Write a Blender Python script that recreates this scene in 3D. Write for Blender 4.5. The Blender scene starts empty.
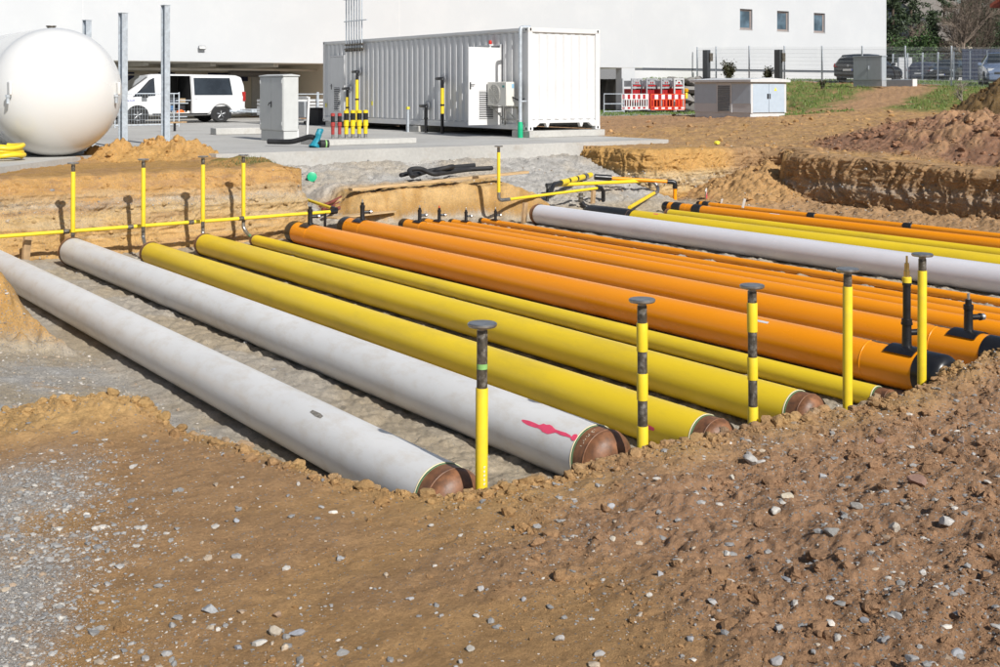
import bpy, bmesh, math, random
import numpy as np
from mathutils import Vector, Matrix

# World frame of the site: +X runs across the pipes (to the far right), +Y runs along the
# pipes away from the viewer, Z up, the eye point of the photograph is the origin.
random.seed(7)
RNG = np.random.default_rng(11)
scene = bpy.context.scene
COL = scene.collection
F = 1195.0
TH = math.atan2(840.0, 1195.0)
SN, CS = math.sin(TH), math.cos(TH)
PI = math.pi


def vw(px, D):
    """site position of a point seen in column px at depth D"""
    k = (px - 500.0) / F
    return D * (SN + CS * k), D * (CS - SN * k)


def on_w(px, w):
    """x on the line y = w in direction of column px"""
    k = (px - 500.0) / F
    return w * (CS * k + SN) / (CS - SN * k)


# ------------------------------------------------------------------ objects
def tag(o, label=None, cat=None, group=None, kind=None):
    if label: o['label'] = label
    if cat: o['category'] = cat
    if group: o['group'] = group
    if kind: o['kind'] = kind
    return o


def thing(name, label, cat, loc=(0, 0, 0), rz=0.0, group=None):
    o = bpy.data.objects.new(name, None)
    o.empty_display_size = 0.2
    COL.objects.link(o)
    o.location = loc
    o.rotation_euler = (0, 0, rz)
    return tag(o, label, cat, group)


def copy_tree(o, parent=None):
    c = o.copy()
    COL.objects.link(c)
    if parent is not None:
        c.parent = parent
    for ch in list(o.children):
        copy_tree(ch, c)
    return c


class MB:
    """collects shapes into one mesh"""
    def __init__(self):
        self.v = []; self.f = []; self.m = []

    def add(self, verts, faces, mi=0):
        b = len(self.v)
        self.v.extend([tuple(p) for p in verts])
        for f in faces:
            self.f.append(tuple(i + b for i in f)); self.m.append(mi)
        return self

    def box(self, x0, x1, y0, y1, z0, z1, mi=0, rot=None, piv=None):
        p = [(x0, y0, z0), (x1, y0, z0), (x1, y1, z0), (x0, y1, z0),
             (x0, y0, z1), (x1, y0, z1), (x1, y1, z1), (x0, y1, z1)]
        if rot is not None:
            c = Vector(piv if piv else ((x0 + x1) / 2, (y0 + y1) / 2, (z0 + z1) / 2))
            p = [tuple(rot @ (Vector(q) - c) + c) for q in p]
        return self.add(p, [(0, 3, 2, 1), (4, 5, 6, 7), (0, 1, 5, 4), (1, 2, 6, 5), (2, 3, 7, 6), (3, 0, 4, 7)], mi)

    def cyl(self, p0, p1, r0, r1=None, seg=16, caps=True, mi=0):
        if r1 is None: r1 = r0
        p0, p1 = Vector(p0), Vector(p1)
        return self.lathe(p0, p1 - p0, [(0, r0), ((p1 - p0).length, r1)], seg, caps, mi)

    def lathe(self, o, d, prof, seg=24, caps=True, mi=0):
        """prof: (distance along d, radius)"""
        o = Vector(o); d = Vector(d).normalized()
        a = d.orthogonal().normalized(); b = d.cross(a)
        vs = []; fs = []
        for (t, r) in prof:
            for i in range(seg):
                an = 2 * PI * i / seg
                vs.append(o + d * t + (a * math.cos(an) + b * math.sin(an)) * r)
        n = len(prof)
        for j in range(n - 1):
            for i in range(seg):
                i2 = (i + 1) % seg
                fs.append((j * seg + i, j * seg + i2, (j + 1) * seg + i2, (j + 1) * seg + i))
        if caps:
            if prof[0][1] > 1e-5: fs.append(tuple(reversed(range(seg))))
            if prof[-1][1] > 1e-5: fs.append(tuple(range((n - 1) * seg, n * seg)))
        return self.add(vs, fs, mi)

    def tube(self, pts, r, seg=10, caps=True, mi=0, rad=None):
        pts = [Vector(p) for p in pts]
        n = len(pts); vs = []; fs = []
        up = None
        for j, p in enumerate(pts):
            t = (pts[min(j + 1, n - 1)] - pts[max(j - 1, 0)]).normalized()
            if up is None:
                a = t.orthogonal().normalized()
            else:
                a = (up - t * up.dot(t))
                a = a.normalized() if a.length > 1e-6 else t.orthogonal().normalized()
            up = a
            b = t.cross(a)
            rr = rad[j] if rad else r
            for i in range(seg):
                an = 2 * PI * i / seg
                vs.append(p + (a * math.cos(an) + b * math.sin(an)) * rr)
        for j in range(n - 1):
            for i in range(seg):
                i2 = (i + 1) % seg
                fs.append((j * seg + i, j * seg + i2, (j + 1) * seg + i2, (j + 1) * seg + i))
        if caps:
            fs.append(tuple(reversed(range(seg)))); fs.append(tuple(range((n - 1) * seg, n * seg)))
        return self.add(vs, fs, mi)

    def prism(self, poly, axis, a0, a1, mi=0):
        """poly in the two other axes, extruded on axis 'x','y' or 'z' from a0 to a1"""
        def mk(p, a):
            if axis == 'x': return (a, p[0], p[1])
            if axis == 'y': return (p[0], a, p[1])
            return (p[0], p[1], a)
        n = len(poly)
        vs = [mk(p, a0) for p in poly] + [mk(p, a1) for p in poly]
        fs = [tuple(range(n)), tuple(reversed(range(n, 2 * n)))]
        for i in range(n):
            j = (i + 1) % n
            fs.append((i, i + n, j + n, j))
        return self.add(vs, fs, mi)

    def build(self, name, mat, parent=None, bevel=0.0, smooth=35, loc=None, segs=2, fixn=True):
        me = bpy.data.meshes.new(name)
        me.from_pydata(self.v, [], self.f)
        mats = mat if isinstance(mat, (list, tuple)) else [mat]
        for m in mats: me.materials.append(m)
        if len(mats) > 1:
            me.polygons.foreach_set('material_index', self.m)
        if fixn:
            bm = bmesh.new(); bm.from_mesh(me)
            bmesh.ops.recalc_face_normals(bm, faces=bm.faces)
            bm.to_mesh(me); bm.free()
        if smooth:
            me.polygons.foreach_set('use_smooth', [True] * len(me.polygons))
            me.set_sharp_from_angle(angle=math.radians(smooth))
        o = bpy.data.objects.new(name, me)
        COL.objects.link(o)
        if parent is not None: o.parent = parent
        if loc is not None: o.location = loc
        if bevel > 0:
            md = o.modifiers.new('bevel', 'BEVEL')
            md.width = bevel; md.segments = segs; md.limit_method = 'ANGLE'; md.angle_limit = math.radians(40)
        return o


def arc(c, r, a0, a1, n, plane='xz'):
    out = []
    for i in range(n + 1):
        a = a0 + (a1 - a0) * i / n
        ca, sa = r * math.cos(a), r * math.sin(a)
        if plane == 'xz': out.append((c[0] + ca, c[1], c[2] + sa))
        elif plane == 'yz': out.append((c[0], c[1] + ca, c[2] + sa))
        else: out.append((c[0] + ca, c[1] + sa, c[2]))
    return out


def smooth_path(pts, n=8):
    """Catmull-Rom through pts"""
    P = [Vector(p) for p in pts]
    P = [P[0] * 2 - P[1]] + P + [P[-1] * 2 - P[-2]]
    out = []
    for i in range(1, len(P) - 2):
        for j in range(n):
            t = j / n
            a, b, c, d = P[i - 1], P[i], P[i + 1], P[i + 2]
            out.append(0.5 * ((2 * b) + (c - a) * t + (2 * a - 5 * b + 4 * c - d) * t * t + (3 * b - a - 3 * c + d) * t ** 3))
    out.append(P[-2])
    return out


# ------------------------------------------------------------------ noise
_prm = np.random.default_rng(3).permutation(256).astype(np.int32)
_ang = np.random.default_rng(5).uniform(0, 2 * np.pi, 256)
_GX, _GY = np.cos(_ang), np.sin(_ang)


def pn(x, y, seed=0):
    x = np.asarray(x, dtype=np.float64) + seed * 17.31; y = np.asarray(y, dtype=np.float64) + seed * 7.77
    xi = np.floor(x).astype(np.int64); yi = np.floor(y).astype(np.int64)
    xf = x - xi; yf = y - yi
    def g(ix, iy, dx, dy):
        h = _prm[(_prm[ix & 255] + iy) & 255]
        return _GX[h] * dx + _GY[h] * dy
    u = xf * xf * xf * (xf * (xf * 6 - 15) + 10); v = yf * yf * yf * (yf * (yf * 6 - 15) + 10)
    a = g(xi, yi, xf, yf); b = g(xi + 1, yi, xf - 1, yf)
    c = g(xi, yi + 1, xf, yf - 1); d = g(xi + 1, yi + 1, xf - 1, yf - 1)
    return ((a + u * (b - a)) * (1 - v) + (c + u * (d - c)) * v) * 1.5


def fbm(x, y, f, oct=3, seed=0, gain=0.5):
    s = 0; a = 1.0
    for i in range(oct):
        s = s + a * pn(x * f, y * f, seed + i * 3); f *= 2.07; a *= gain
    return s


def billow(x, y, f, oct=2, seed=0, gain=0.5):
    s = 0; a = 1.0
    for i in range(oct):
        s = s + a * (np.abs(pn(x * f, y * f, seed + i * 5)) * 2 - 0.6); f *= 2.13; a *= gain
    return s


def sm(a, b, x):
    t = np.clip((np.asarray(x, dtype=np.float64) - a) / (b - a), 0, 1)
    return t * t * (3 - 2 * t)


def lerp(a, b, t): return a + (b - a) * t


# ------------------------------------------------------------------ materials
def _nt(name):
    m = bpy.data.materials.new(name); m.use_nodes = True
    nt = m.node_tree; b = nt.nodes['Principled BSDF']
    return m, nt, b


def noise(nt, vec, scale, detail=4, rough=0.55):
    n = nt.nodes.new('ShaderNodeTexNoise')
    n.inputs['Scale'].default_value = scale; n.inputs['Detail'].default_value = detail
    n.inputs['Roughness'].default_value = rough
    if vec: nt.links.new(vec, n.inputs['Vector'])
    return n


def ramp(nt, fac, stops):
    r = nt.nodes.new('ShaderNodeValToRGB')
    e = r.color_ramp.elements
    e[0].position, e[0].color = stops[0][0], (*stops[0][1], 1)
    e[1].position, e[1].color = stops[1][0], (*stops[1][1], 1)
    for p, c in stops[2:]:
        x = e.new(p); x.color = (*c, 1)
    nt.links.new(fac, r.inputs['Fac'])
    return r


def mixc(nt, fac, a, b, mode='MIX'):
    n = nt.nodes.new('ShaderNodeMix'); n.data_type = 'RGBA'; n.blend_type = mode
    for s, val in ((0, fac), (6, a), (7, b)):
        if hasattr(val, 'is_output'): nt.links.new(val, n.inputs[s])
        elif s == 0: n.inputs[0].default_value = val
        else: n.inputs[s].default_value = (*val, 1)
    return n.outputs[2]


def bump(nt, b, height, strength, dist=0.02, prev=None):
    n = nt.nodes.new('ShaderNodeBump'); n.inputs['Strength'].default_value = strength
    n.inputs['Distance'].default_value = dist
    nt.links.new(height, n.inputs['Height'])
    if prev: nt.links.new(prev, n.inputs['Normal'])
    nt.links.new(n.outputs['Normal'], b.inputs['Normal'])
    return n.outputs['Normal']


def M(name, col, rough=0.5, metal=0.0, var=0.1, scale=6.0, bmp=0.0, bscale=60.0, dirt=None, dirt_amt=0.35, dscale=3.0,
      coat=0.0, stretch=None, spec=None):
    m, nt, b = _nt(name)
    tc = nt.nodes.new('ShaderNodeTexCoord'); vec = tc.outputs['Object']
    if stretch:
        mp = nt.nodes.new('ShaderNodeMapping'); mp.inputs['Scale'].default_value = stretch
        nt.links.new(vec, mp.inputs['Vector']); vec = mp.outputs['Vector']
    n = noise(nt, vec, scale, 5)
    lo = tuple(max(0, c * (1 - var)) for c in col); hi = tuple(min(1, c * (1 + var)) for c in col)
    c = ramp(nt, n.outputs['Fac'], [(0.3, lo), (0.7, hi)]).outputs['Color']
    if dirt:
        n2 = noise(nt, vec, dscale, 8, 0.7)
        r2 = ramp(nt, n2.outputs['Fac'], [(0.48, (0, 0, 0)), (0.72, (dirt_amt,) * 3)])
        c = mixc(nt, r2.outputs['Color'], c, dirt)
    nt.links.new(c, b.inputs['Base Color'])
    rr = ramp(nt, n.outputs['Fac'], [(0.3, (max(0, rough - 0.07),) * 3), (0.7, (min(1, rough + 0.07),) * 3)])
    nt.links.new(rr.outputs['Color'], b.inputs['Roughness'])
    b.inputs['Metallic'].default_value = metal
    if coat: b.inputs['Coat Weight'].default_value = coat; b.inputs['Coat Roughness'].default_value = 0.08
    if spec is not None: b.inputs['Specular IOR Level'].default_value = spec
    if bmp > 0:
        n3 = noise(nt, vec, bscale, 4)
        bump(nt, b, n3.outputs['Fac'], bmp, 0.01)
    return m


def glass_mat(name, col, rough=0.05):
    m, nt, b = _nt(name)
    tc = nt.nodes.new('ShaderNodeTexCoord')
    n = noise(nt, tc.outputs['Object'], 1.3, 3)
    c = ramp(nt, n.outputs['Fac'], [(0.35, tuple(x * 0.6 for x in col)), (0.7, tuple(min(1, x * 1.5) for x in col))])
    nt.links.new(c.outputs['Color'], b.inputs['Base Color'])
    b.inputs['Roughness'].default_value = rough
    b.inputs['IOR'].default_value = 1.5
    b.inputs['Coat Weight'].default_value = 0.6; b.inputs['Coat Roughness'].default_value = 0.03
    return m


def earth_mat(name, speck=True):
    """soil whose colour comes from the mesh's own colour map, with grain, specks of stone and fine relief"""
    m, nt, b = _nt(name)
    at = nt.nodes.new('ShaderNodeAttribute'); at.attribute_name = 'col'
    tc = nt.nodes.new('ShaderNodeTexCoord'); vec = tc.outputs['Object']
    n1 = noise(nt, vec, 5, 8, 0.65); n2 = noise(nt, vec, 45, 6, 0.7)
    v1 = ramp(nt, n1.outputs['Fac'], [(0.25, (0.78, 0.76, 0.74)), (0.75, (1.2, 1.2, 1.2))])
    v2 = ramp(nt, n2.outputs['Fac'], [(0.25, (0.72, 0.71, 0.70)), (0.75, (1.26, 1.26, 1.27))])
    c = mixc(nt, 1.0, at.outputs['Color'], v1.outputs['Color'], 'MULTIPLY')
    c = mixc(nt, 1.0, c, v2.outputs['Color'], 'MULTIPLY')
    # stone specks: cells kept only where the colour map's alpha (stone density) allows
    vo = nt.nodes.new('ShaderNodeTexVoronoi'); vo.inputs['Scale'].default_value = 75
    nd = noise(nt, vec, 60, 3)
    vm = nt.nodes.new('ShaderNodeVectorMath'); vm.operation = 'MULTIPLY_ADD'
    nt.links.new(nd.outputs['Color'], vm.inputs[0]); vm.inputs[1].default_value = (.016, .016, .016); nt.links.new(vec, vm.inputs[2])
    nt.links.new(vm.outputs[0], vo.inputs['Vector'])
    sep = nt.nodes.new('ShaderNodeSeparateColor'); nt.links.new(vo.outputs['Color'], sep.inputs['Color'])
    lt = nt.nodes.new('ShaderNodeMath'); lt.operation = 'LESS_THAN'
    nt.links.new(sep.outputs[0], lt.inputs[0]); nt.links.new(at.outputs['Alpha'], lt.inputs[1])
    d = nt.nodes.new('ShaderNodeMath'); d.operation = 'LESS_THAN'; d.inputs[1].default_value = 0.42
    nt.links.new(vo.outputs['Distance'], d.inputs[0])
    mu = nt.nodes.new('ShaderNodeMath'); mu.operation = 'MULTIPLY'
    nt.links.new(lt.outputs[0], mu.inputs[0]); nt.links.new(d.outputs[0], mu.inputs[1])
    sc = ramp(nt, sep.outputs[1], [(0.0, (0.19, 0.185, 0.18)), (1.0, (0.44, 0.41, 0.36)), (0.5, (0.27, 0.25, 0.23))])
    c = mixc(nt, mu.outputs[0], c, sc.outputs['Color'])
    nt.links.new(c, b.inputs['Base Color'])
    b.inputs['Roughness'].default_value = 0.95
    b.inputs['Specular IOR Level'].default_value = 0.2
    n3 = noise(nt, vec, 28, 8, 0.7); n4 = noise(nt, vec, 140, 4, 0.7)
    p = bump(nt, b, n3.outputs['Fac'], 0.5, 0.03)
    p = bump(nt, b, n4.outputs['Fac'], 1.0, 0.013, p)
    bump(nt, b, mu.outputs[0], 0.5, 0.008, p)
    return m


def concrete_mat(name, col, stain=(0.30, 0.24, 0.17)):
    m, nt, b = _nt(name)
    tc = nt.nodes.new('ShaderNodeTexCoord'); vec = tc.outputs['Object']
    n1 = noise(nt, vec, 0.5, 8, 0.6); n2 = noise(nt, vec, 14, 8, 0.7); n3 = noise(nt, vec, 1.6, 10, 0.72)
    c = ramp(nt, n1.outputs['Fac'], [(0.3, tuple(x * 0.84 for x in col)), (0.7, tuple(x * 1.1 for x in col))]).outputs['Color']
    v2 = ramp(nt, n2.outputs['Fac'], [(0.25, (0.86,) * 3), (0.75, (1.1,) * 3)])
    c = mixc(nt, 1.0, c, v2.outputs['Color'], 'MULTIPLY')
    r3 = ramp(nt, n3.outputs['Fac'], [(0.56, (0, 0, 0)), (0.72, (0.5,) * 3)])
    c = mixc(nt, r3.outputs['Color'], c, stain)
    nt.links.new(c, b.inputs['Base Color'])
    b.inputs['Roughness'].default_value = 0.88
    bump(nt, b, n2.outputs['Fac'], 0.35, 0.01)
    return m
# ------------------------------------------------------------------ terrain
OCHRE = np.array([0.56, 0.33, 0.115]); OCHRE_L = np.array([0.61, 0.455, 0.24]); BROWN = np.array([0.41, 0.25, 0.132])
REDBR = np.array([0.37, 0.217, 0.135]); GRAV = np.array([0.46, 0.445, 0.415]); SAND = np.array([0.50, 0.42, 0.305])
GRASS = np.array([0.125, 0.175, 0.04]); TANPATH = np.array([0.44, 0.28, 0.14]); ASPH = np.array([0.30, 0.295, 0.285])
DARKSOIL = np.array([0.19, 0.12, 0.05])

FLOOR = -2.64
_rv = [-30, 0.0, 1.86, 2.4, 2.72, 2.82, 3.0, 3.12, 3.4, 3.6, 4.0, 5.1, 6.1, 7.1, 8.2, 10, 14, 30]
_rw = [14, 9.7, 8.6, 8.6, 8.45, 7.6, 7.1, 6.3, 5.78, 5.58, 5.52, 5.58, 5.64, 5.7, 5.84, 6.08, 6.36, 6.6]


def wall_w(v):
    return 19.25 + 0.07 * (v - 5)


def fore_z(v, w):
    return -2.05 - 0.2 * sm(2.3, 5.4, w - 0.25 * np.minimum(v - 3.5, 0)) - 0.11 * sm(3.8, 8.5, v)


def back_z(v, w):
    """ground beyond the pit on the right and the slope up to the street"""
    zf = np.interp(w, [0, 20, 30, 36, 46, 60, 90], [-0.35, -0.25, 0.08, 0.28, 0.58, 0.75, 0.9])
    t = np.interp(v, [21, 26, 31.5, 36, 41, 46.5, 49.5, 60], [0, 0.10, 0.34, 0.45, 0.62, 0.93, 1.0, 1.02])
    yard = sm(44.2, 44.5, v) * sm(48.0, 48.5, w)
    low = sm(31.0, 36.5, w) * (1 - sm(0.985, 1.035, v / np.maximum(w, 1.0))) * sm(24, 30, v)
    z = -1.46 + (zf + 1.46) * t + 0.05 * fbm(v, w, 0.35, 2, 88)
    z = lerp(z, -1.2, np.clip(low, 0, 1))
    return np.maximum(z, yard * 0.62 - 1.6 * (1 - yard))


def mound(v, w, cv, cw, rv, rw, rot=0.0):
    c, s = math.cos(rot), math.sin(rot)
    a = ((v - cv) * c + (w - cw) * s) / rv; b = (-(v - cv) * s + (w - cw) * c) / rw
    return np.clip(1 - np.sqrt(a * a + b * b), 0, 1)


def terrain(v, w):
    """height and colour (rgb + stone density) of the ground"""
    n_lo = fbm(v, w, 0.55, 3, 1); n_md = fbm(v, w, 2.2, 3, 2); n_hi = fbm(v, w, 9, 3, 3)
    bl = billow(v, w, 7.5, 3, 4); bl2 = billow(v, w, 2.6, 3, 6)
    # --- foreground
    zf = fore_z(v, w)
    rough_r = sm(2.3, 4.2, v - 0.25 * (w - 3.5) + 0.5 * n_lo) * (1 - sm(4.6, 5.6, w - 0.13 * (v - 4)) * 0.75)
    zf = zf + 0.018 * n_lo + 0.010 * n_md + 0.006 * n_hi + rough_r * (0.012 * bl + 0.022 * bl2 + 0.03 * n_md + 0.010 * fbm(v, w, 13, 3, 14) + 0.022 * sm(.15, .6, fbm(v, w, 3.4, 3, 24)))
    zf = zf + 0.018 * np.exp(-((w - np.interp(v, _rv, _rw) + 0.18) / 0.32) ** 2) * sm(3.2, 3.7, v) * (1 + 0.5 * n_md)
    lip = np.exp(-((v - 2.35) / 0.75) ** 2) * np.exp(-((w - 8.25) / 0.33) ** 2)
    zf = zf + lip * (0.16 + 0.05 * n_md + 0.03 * bl2 + 0.022 * bl)
    heap = mound(v, w, 9.3, 5.6, 1.6, 0.55, 0.1)
    zf = zf + sm(0, 0.8, heap) * (0.12 + 0.025 * bl + 0.03 * bl2 + 0.03 * n_md)
    # --- pit floor
    fl = FLOOR + np.clip(3.42 - v, 0, 3) * 0.17 + 0.012 * n_md + 0.012 * n_hi
    ridge = np.exp(-((v - 4.5) / 0.42) ** 2)
    fl = fl + ridge * (0.05 + 0.02 * n_md) + 0.02 * bl2 * sm(4.2, 4.6, v)
    fl = fl + (0.03 * sm(-0.1, 0.5, n_md) + 0.012 * bl) * sm(12.9, 13.3, v) * (1 - sm(13.8, 14.0, v))
    bank = np.minimum((3.43 - v) * 1.1 + 0.07 * n_md, (w - 12.1) + 0.25 * n_md)
    bk = sm(0, 1.0, bank)
    fl = fl + bk * (0.84 + 0.04 * bl2 + 0.015 * bl)
    # debris slope at the foot of the right wall
    fl = fl + 0.15 * sm(19.65, 20.9, v + 0.12 * n_md) * (1 + 0.15 * bl2 + 0.2 * n_md) + 0.015 * bl * sm(19.8, 20.3, v)
    pile = mound(v, w, 21.8, 19.8, 2.9, 2.0, 0.4)
    fl = fl + pile * (0.74 + 0.10 * n_md) + 0.02 * bl * sm(0, 0.2, pile)
    # slope up to the concrete pad between the two earth blocks
    sl = np.interp(w, [19.4, 21.0, 22.4, 23.5, 24.2], [FLOOR, -2.32, -1.95, -1.66, -1.60])
    sl = sl + 0.03 * n_md + 0.03 * bl2 + 0.02 * bl + 0.10 * np.exp(-((w - 23.2) / 0.5) ** 2) * n_lo
    slope_on = sm(9.4, 9.65, v) * (1 - sm(19.0, 19.2, v)) * sm(19.3, 19.8, w)
    fl = lerp(fl, np.maximum(sl, fl), slope_on)
    fb = 19.95 + 0.10 * n_lo + 0.05 * n_md - 0.4 * sm(13.2, 14.5, v) + 0.45 * (1 - sm(10.3, 11.0, v))
    berm = sm(fb, fb + 0.20, w) * (1 - sm(21.2, 22.6, w)) * sm(10.35, 10.95, v + 0.1 * n_md) * (1 - sm(14.2, 15.6, v + 0.15 * n_md))
    bz = -1.93 + 0.06 * n_lo + 0.03 * bl2 + 0.012 * bl + 0.1 * sm(20.2, 21.4, w)
    fl = np.where(berm > 0, np.maximum(fl, lerp(fl, bz, berm)), fl)
    # --- outer ground beyond the far wall (left) and the right
    og = -1.43 + 0.02 * n_lo + 0.012 * n_md + 0.012 * bl
    m1 = mound(v, w, 8.75, 24.5, 2.15, 1.25, 0.1); m2 = mound(v, w, 9.1, 21.6, 1.0, 1.0)
    m3 = mound(v, w, 7.6, 25.0, 0.6, 0.5)
    og = og + sm(0, 0.95, m1 + 0.12 * n_md * (m1 > 0)) * (0.27 + 0.18 * n_lo + 0.12 * n_md + 0.03 * bl) + sm(0, 0.8, m2) * (0.13 + 0.03 * bl2) + sm(0, .7, m3) * (0.20 + 0.04 * bl)
    bg = back_z(v, w) + 0.03 * n_lo + 0.028 * n_md + 0.012 * bl + 0.02 * bl2 * (1 - sm(46, 48, v))
    bg = bg - 0.13 * (1 - sm(12.5, 19, w)) * (1 - sm(23.5, 26, v))
    hp = mound(v, w, 25.4, 13.2, 3.6, 8.4, 0.03)
    hs = sm(0, 0.55, hp)
    bg = bg + hs * (0.74 + 0.05 * bl2 + 0.03 * billow(v, w, 5, 3, 9) + 0.16 * n_lo + 0.08 * n_md)
    dm = mound(v, w, 36.0, 21.2, 2.9, 3.2)
    bg = bg + dm * 2.1 + sm(0, .15, dm) * (0.08 * n_md + 0.02 * bl)
    ledge = sm(0.0, 0.4, 0.5 + n_md * 0.6) * np.exp(-(((v - 38.0) - 0.9 * (w - 33.5)) / 0.55) ** 2) * np.exp(-((w - 33.5) / 2.6) ** 2)
    bg = bg - 0.30 * ledge
    out = np.where(v > 20.6, bg, og)
    out = np.where((v > 18) & (v < 24) & (w > 20.5), lerp(og, bg, sm(20, 24, v)), out)
    # --- who is inside the pit
    wc = np.interp(v, _rv, _rw) + 0.07 * fbm(v, w, 1.7, 2, 21) + 0.035 * pn(v * 7, w * 7, 22)
    inside = sm(0.0, 0.26, w - wc)
    far_on = (v < 9.6)
    wl = wall_w(v) + 0.30
    far = np.where(far_on, sm(wl, wl + 0.1, w), 0)
    rw = np.where(w > 18.95, np.where(w < 19.95, 22.4, 22.5), 21.22)
    right = np.where(w < 21.4, sm(rw, rw + 0.12, v), sm(19.3, 19.5, v))
    blk = np.where((v > 19.25) & (v < 20.7), sm(21.5, 21.62, w), np.where(v >= 20.7, sm(21.35, 21.5, w), 0))
    outm = np.maximum(np.maximum(far, right), blk)
    z = lerp(zf, lerp(fl, out, outm), inside)
    z = np.where(w < wc, zf, z)
    # --- colour
    def mx(c, col, t): return c + (np.asarray(col) - c) * np.asarray(t)[..., None]
    shp = np.shape(v) + (3,)
    c = np.broadcast_to(OCHRE * 0.86, shp).copy()
    # foreground: ochre packed soil, brown to the right, grey gravel far left
    fcol = np.broadcast_to(lerp(OCHRE, BROWN, 0.6), shp).copy()
    fcol = mx(fcol, BROWN, sm(-0.2, 0.5, n_lo + 0.3 * n_md) * 0.6)
    fcol = mx(fcol, lerp(REDBR, BROWN, 0.35), sm(2.6, 4.2, v - 0.35 * (w - 3.6) + 0.5 * n_lo + .15 * n_md) * 0.9)
    fcol = mx(fcol, lerp(OCHRE, OCHRE_L, 0.3), np.clip(lip * 1.5 + np.exp(-((w - wc + 0.12) / 0.28) ** 2) * (0.55 + 0.4 * n_md), 0, 1) * 0.85)
    ggr = sm(0.35, 1.0, (1.78 - v) * 1.1 + (w - 5.0) * 0.30 + 0.36 * n_lo + 0.25 * n_md + 0.12 * n_hi) * (1 - sm(6.9, 7.9, w))
    fcol = mx(fcol, GRAV * 0.92, ggr * 0.9)
    peb_f = 0.05 + 0.15 * rough_r + 0.5 * ggr
    # pit floor: grey sand, gravel left, ochre bank
    pcol = np.broadcast_to(SAND * 0.92, shp).copy()
    pcol = mx(pcol, lerp(SAND, GRAV, 0.6), sm(-0.3, 0.5, n_lo + 0.4 * n_md) * 0.8)
    lg = sm(3.7, 3.0, v) if False else 1 - sm(3.0, 3.7, v)
    pcol = mx(pcol, GRAV, lg * sm(-0.5, 0.2, n_lo + 0.3 * n_md) * 0.9)
    pcol = mx(pcol, OCHRE, np.clip(sm(0.06, 0.25, bk) * (0.85 + 0.3 * n_md), 0, 1))
    pcol = mx(pcol, OCHRE, sm(0.35, 0.8, n_md + 0.3 * n_lo) * lg * 0.5)
    pcol = mx(pcol, lerp(BROWN, TANPATH, 0.5), sm(19.6, 19.9, v + 0.15 * n_md))
    pcol = mx(pcol, lerp(OCHRE, BROWN, 0.5), sm(0.05, 0.2, pile))
    scol = mx(np.broadcast_to(GRAV * 1.08, shp).copy(), SAND, sm(-0.1, 0.5, n_lo + 0.3 * n_md) * 0.6)
    scol = mx(scol, GRAV * 0.8, sm(0.1, 0.45, n_md) * 0.5)
    pcol = mx(pcol, scol, slope_on * sm(FLOOR + 0.1, FLOOR + 0.25, fl))
    bcol = mx(np.broadcast_to(lerp(OCHRE, OCHRE_L, 0.45), shp).copy(), OCHRE * 0.85, sm(-0.1, 0.4, n_md) * 0.8)
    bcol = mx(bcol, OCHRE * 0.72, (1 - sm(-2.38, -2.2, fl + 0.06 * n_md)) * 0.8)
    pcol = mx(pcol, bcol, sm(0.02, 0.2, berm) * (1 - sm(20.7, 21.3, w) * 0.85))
    peb_p = 0.08 + 0.35 * lg * (1 - bk) + 0.45 * slope_on * (1 - sm(0, .3, berm))
    # outside beyond the wall
    ocol = mx(np.broadcast_to(OCHRE * 0.8, shp).copy(), BROWN, sm(-0.1, 0.5, n_lo + 0.4 * n_md) * 0.5)
    ocol = mx(ocol, OCHRE * 1.0, sm(0.05, 0.25, np.maximum(m1, m3)) * 0.8)
    ocol = mx(ocol, GRASS * 0.9, sm(0.1, 0.5, m2 + 0.5 * n_md - 0.35) * 0.5)
    # right background
    rcol = mx(np.broadcast_to(lerp(TANPATH, OCHRE, 0.45), shp).copy(), BROWN * 0.9, sm(-0.1, 0.4, n_md + 0.3 * n_lo) * 0.75)
    rcol = mx(rcol, lerp(BROWN, REDBR, 0.4), sm(30, 34, w + v * .1 + n_lo) * 0.75)
    pl = w - (29.2 + 0.507 * (v - 36.7)) + 0.7 * n_lo + 0.3 * n_md
    g1 = sm(0.9, 2.0, pl) * sm(34.2, 35.8, v + n_lo) * (1 - sm(48.2, 48.6, v)) * (1 - sm(42.0, 43.5, w)) * sm(1.04, 1.09, v / np.maximum(w, 1)) * sm(-0.75, 0.0, n_md + 0.35)
    g2 = sm(0.9, 1.8, -pl) * sm(36.3, 38.2, v + 0.8 * n_lo) * sm(20.5, 23, w) * sm(-0.9, -0.1, n_md + 0.3)
    g3 = sm(0, 0.3, 0.8 + 0.4 * n_lo + .3 * n_md - np.sqrt(((v - 34.0) / 2.8) ** 2 + ((w - 29.2) / 1.0) ** 2))
    g4 = sm(46.0, 46.6, v) * sm(47.2, 47.9, w) * (1 - sm(49.2, 49.5, v))
    g5 = sm(0, 0.3, 0.62 + 0.5 * n_md - np.abs(w - (38.0 - 0.1 * v)) / 1.2) * sm(28, 32, v) * (1 - sm(37, 39, v)) * 0.7
    gr = np.clip(np.maximum.reduce([g1, g2, g3, g4, g5]), 0, 1)
    rcol = mx(rcol, lerp(GRASS, BROWN, 0.10), gr * (0.72 + 0.3 * sm(-.3, .3, n_md)))
    hcol = mx(np.broadcast_to(np.array([.30, .165, .10]), shp).copy(), BROWN * 1.2, sm(-0.1, 0.5, n_lo + 0.5 * n_md) * 0.6)
    hcol = mx(hcol, TANPATH * 1.05, sm(24.5, 26.5, v - (w - 14) * 0.5 + n_lo))
    rcol = mx(rcol, hcol, sm(0.02, 0.12, hp))
    rcol = mx(rcol, DARKSOIL, sm(0.02, 0.12, dm))
    rcol = mx(rcol, ASPH, sm(49.35, 49.5, v))
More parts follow.
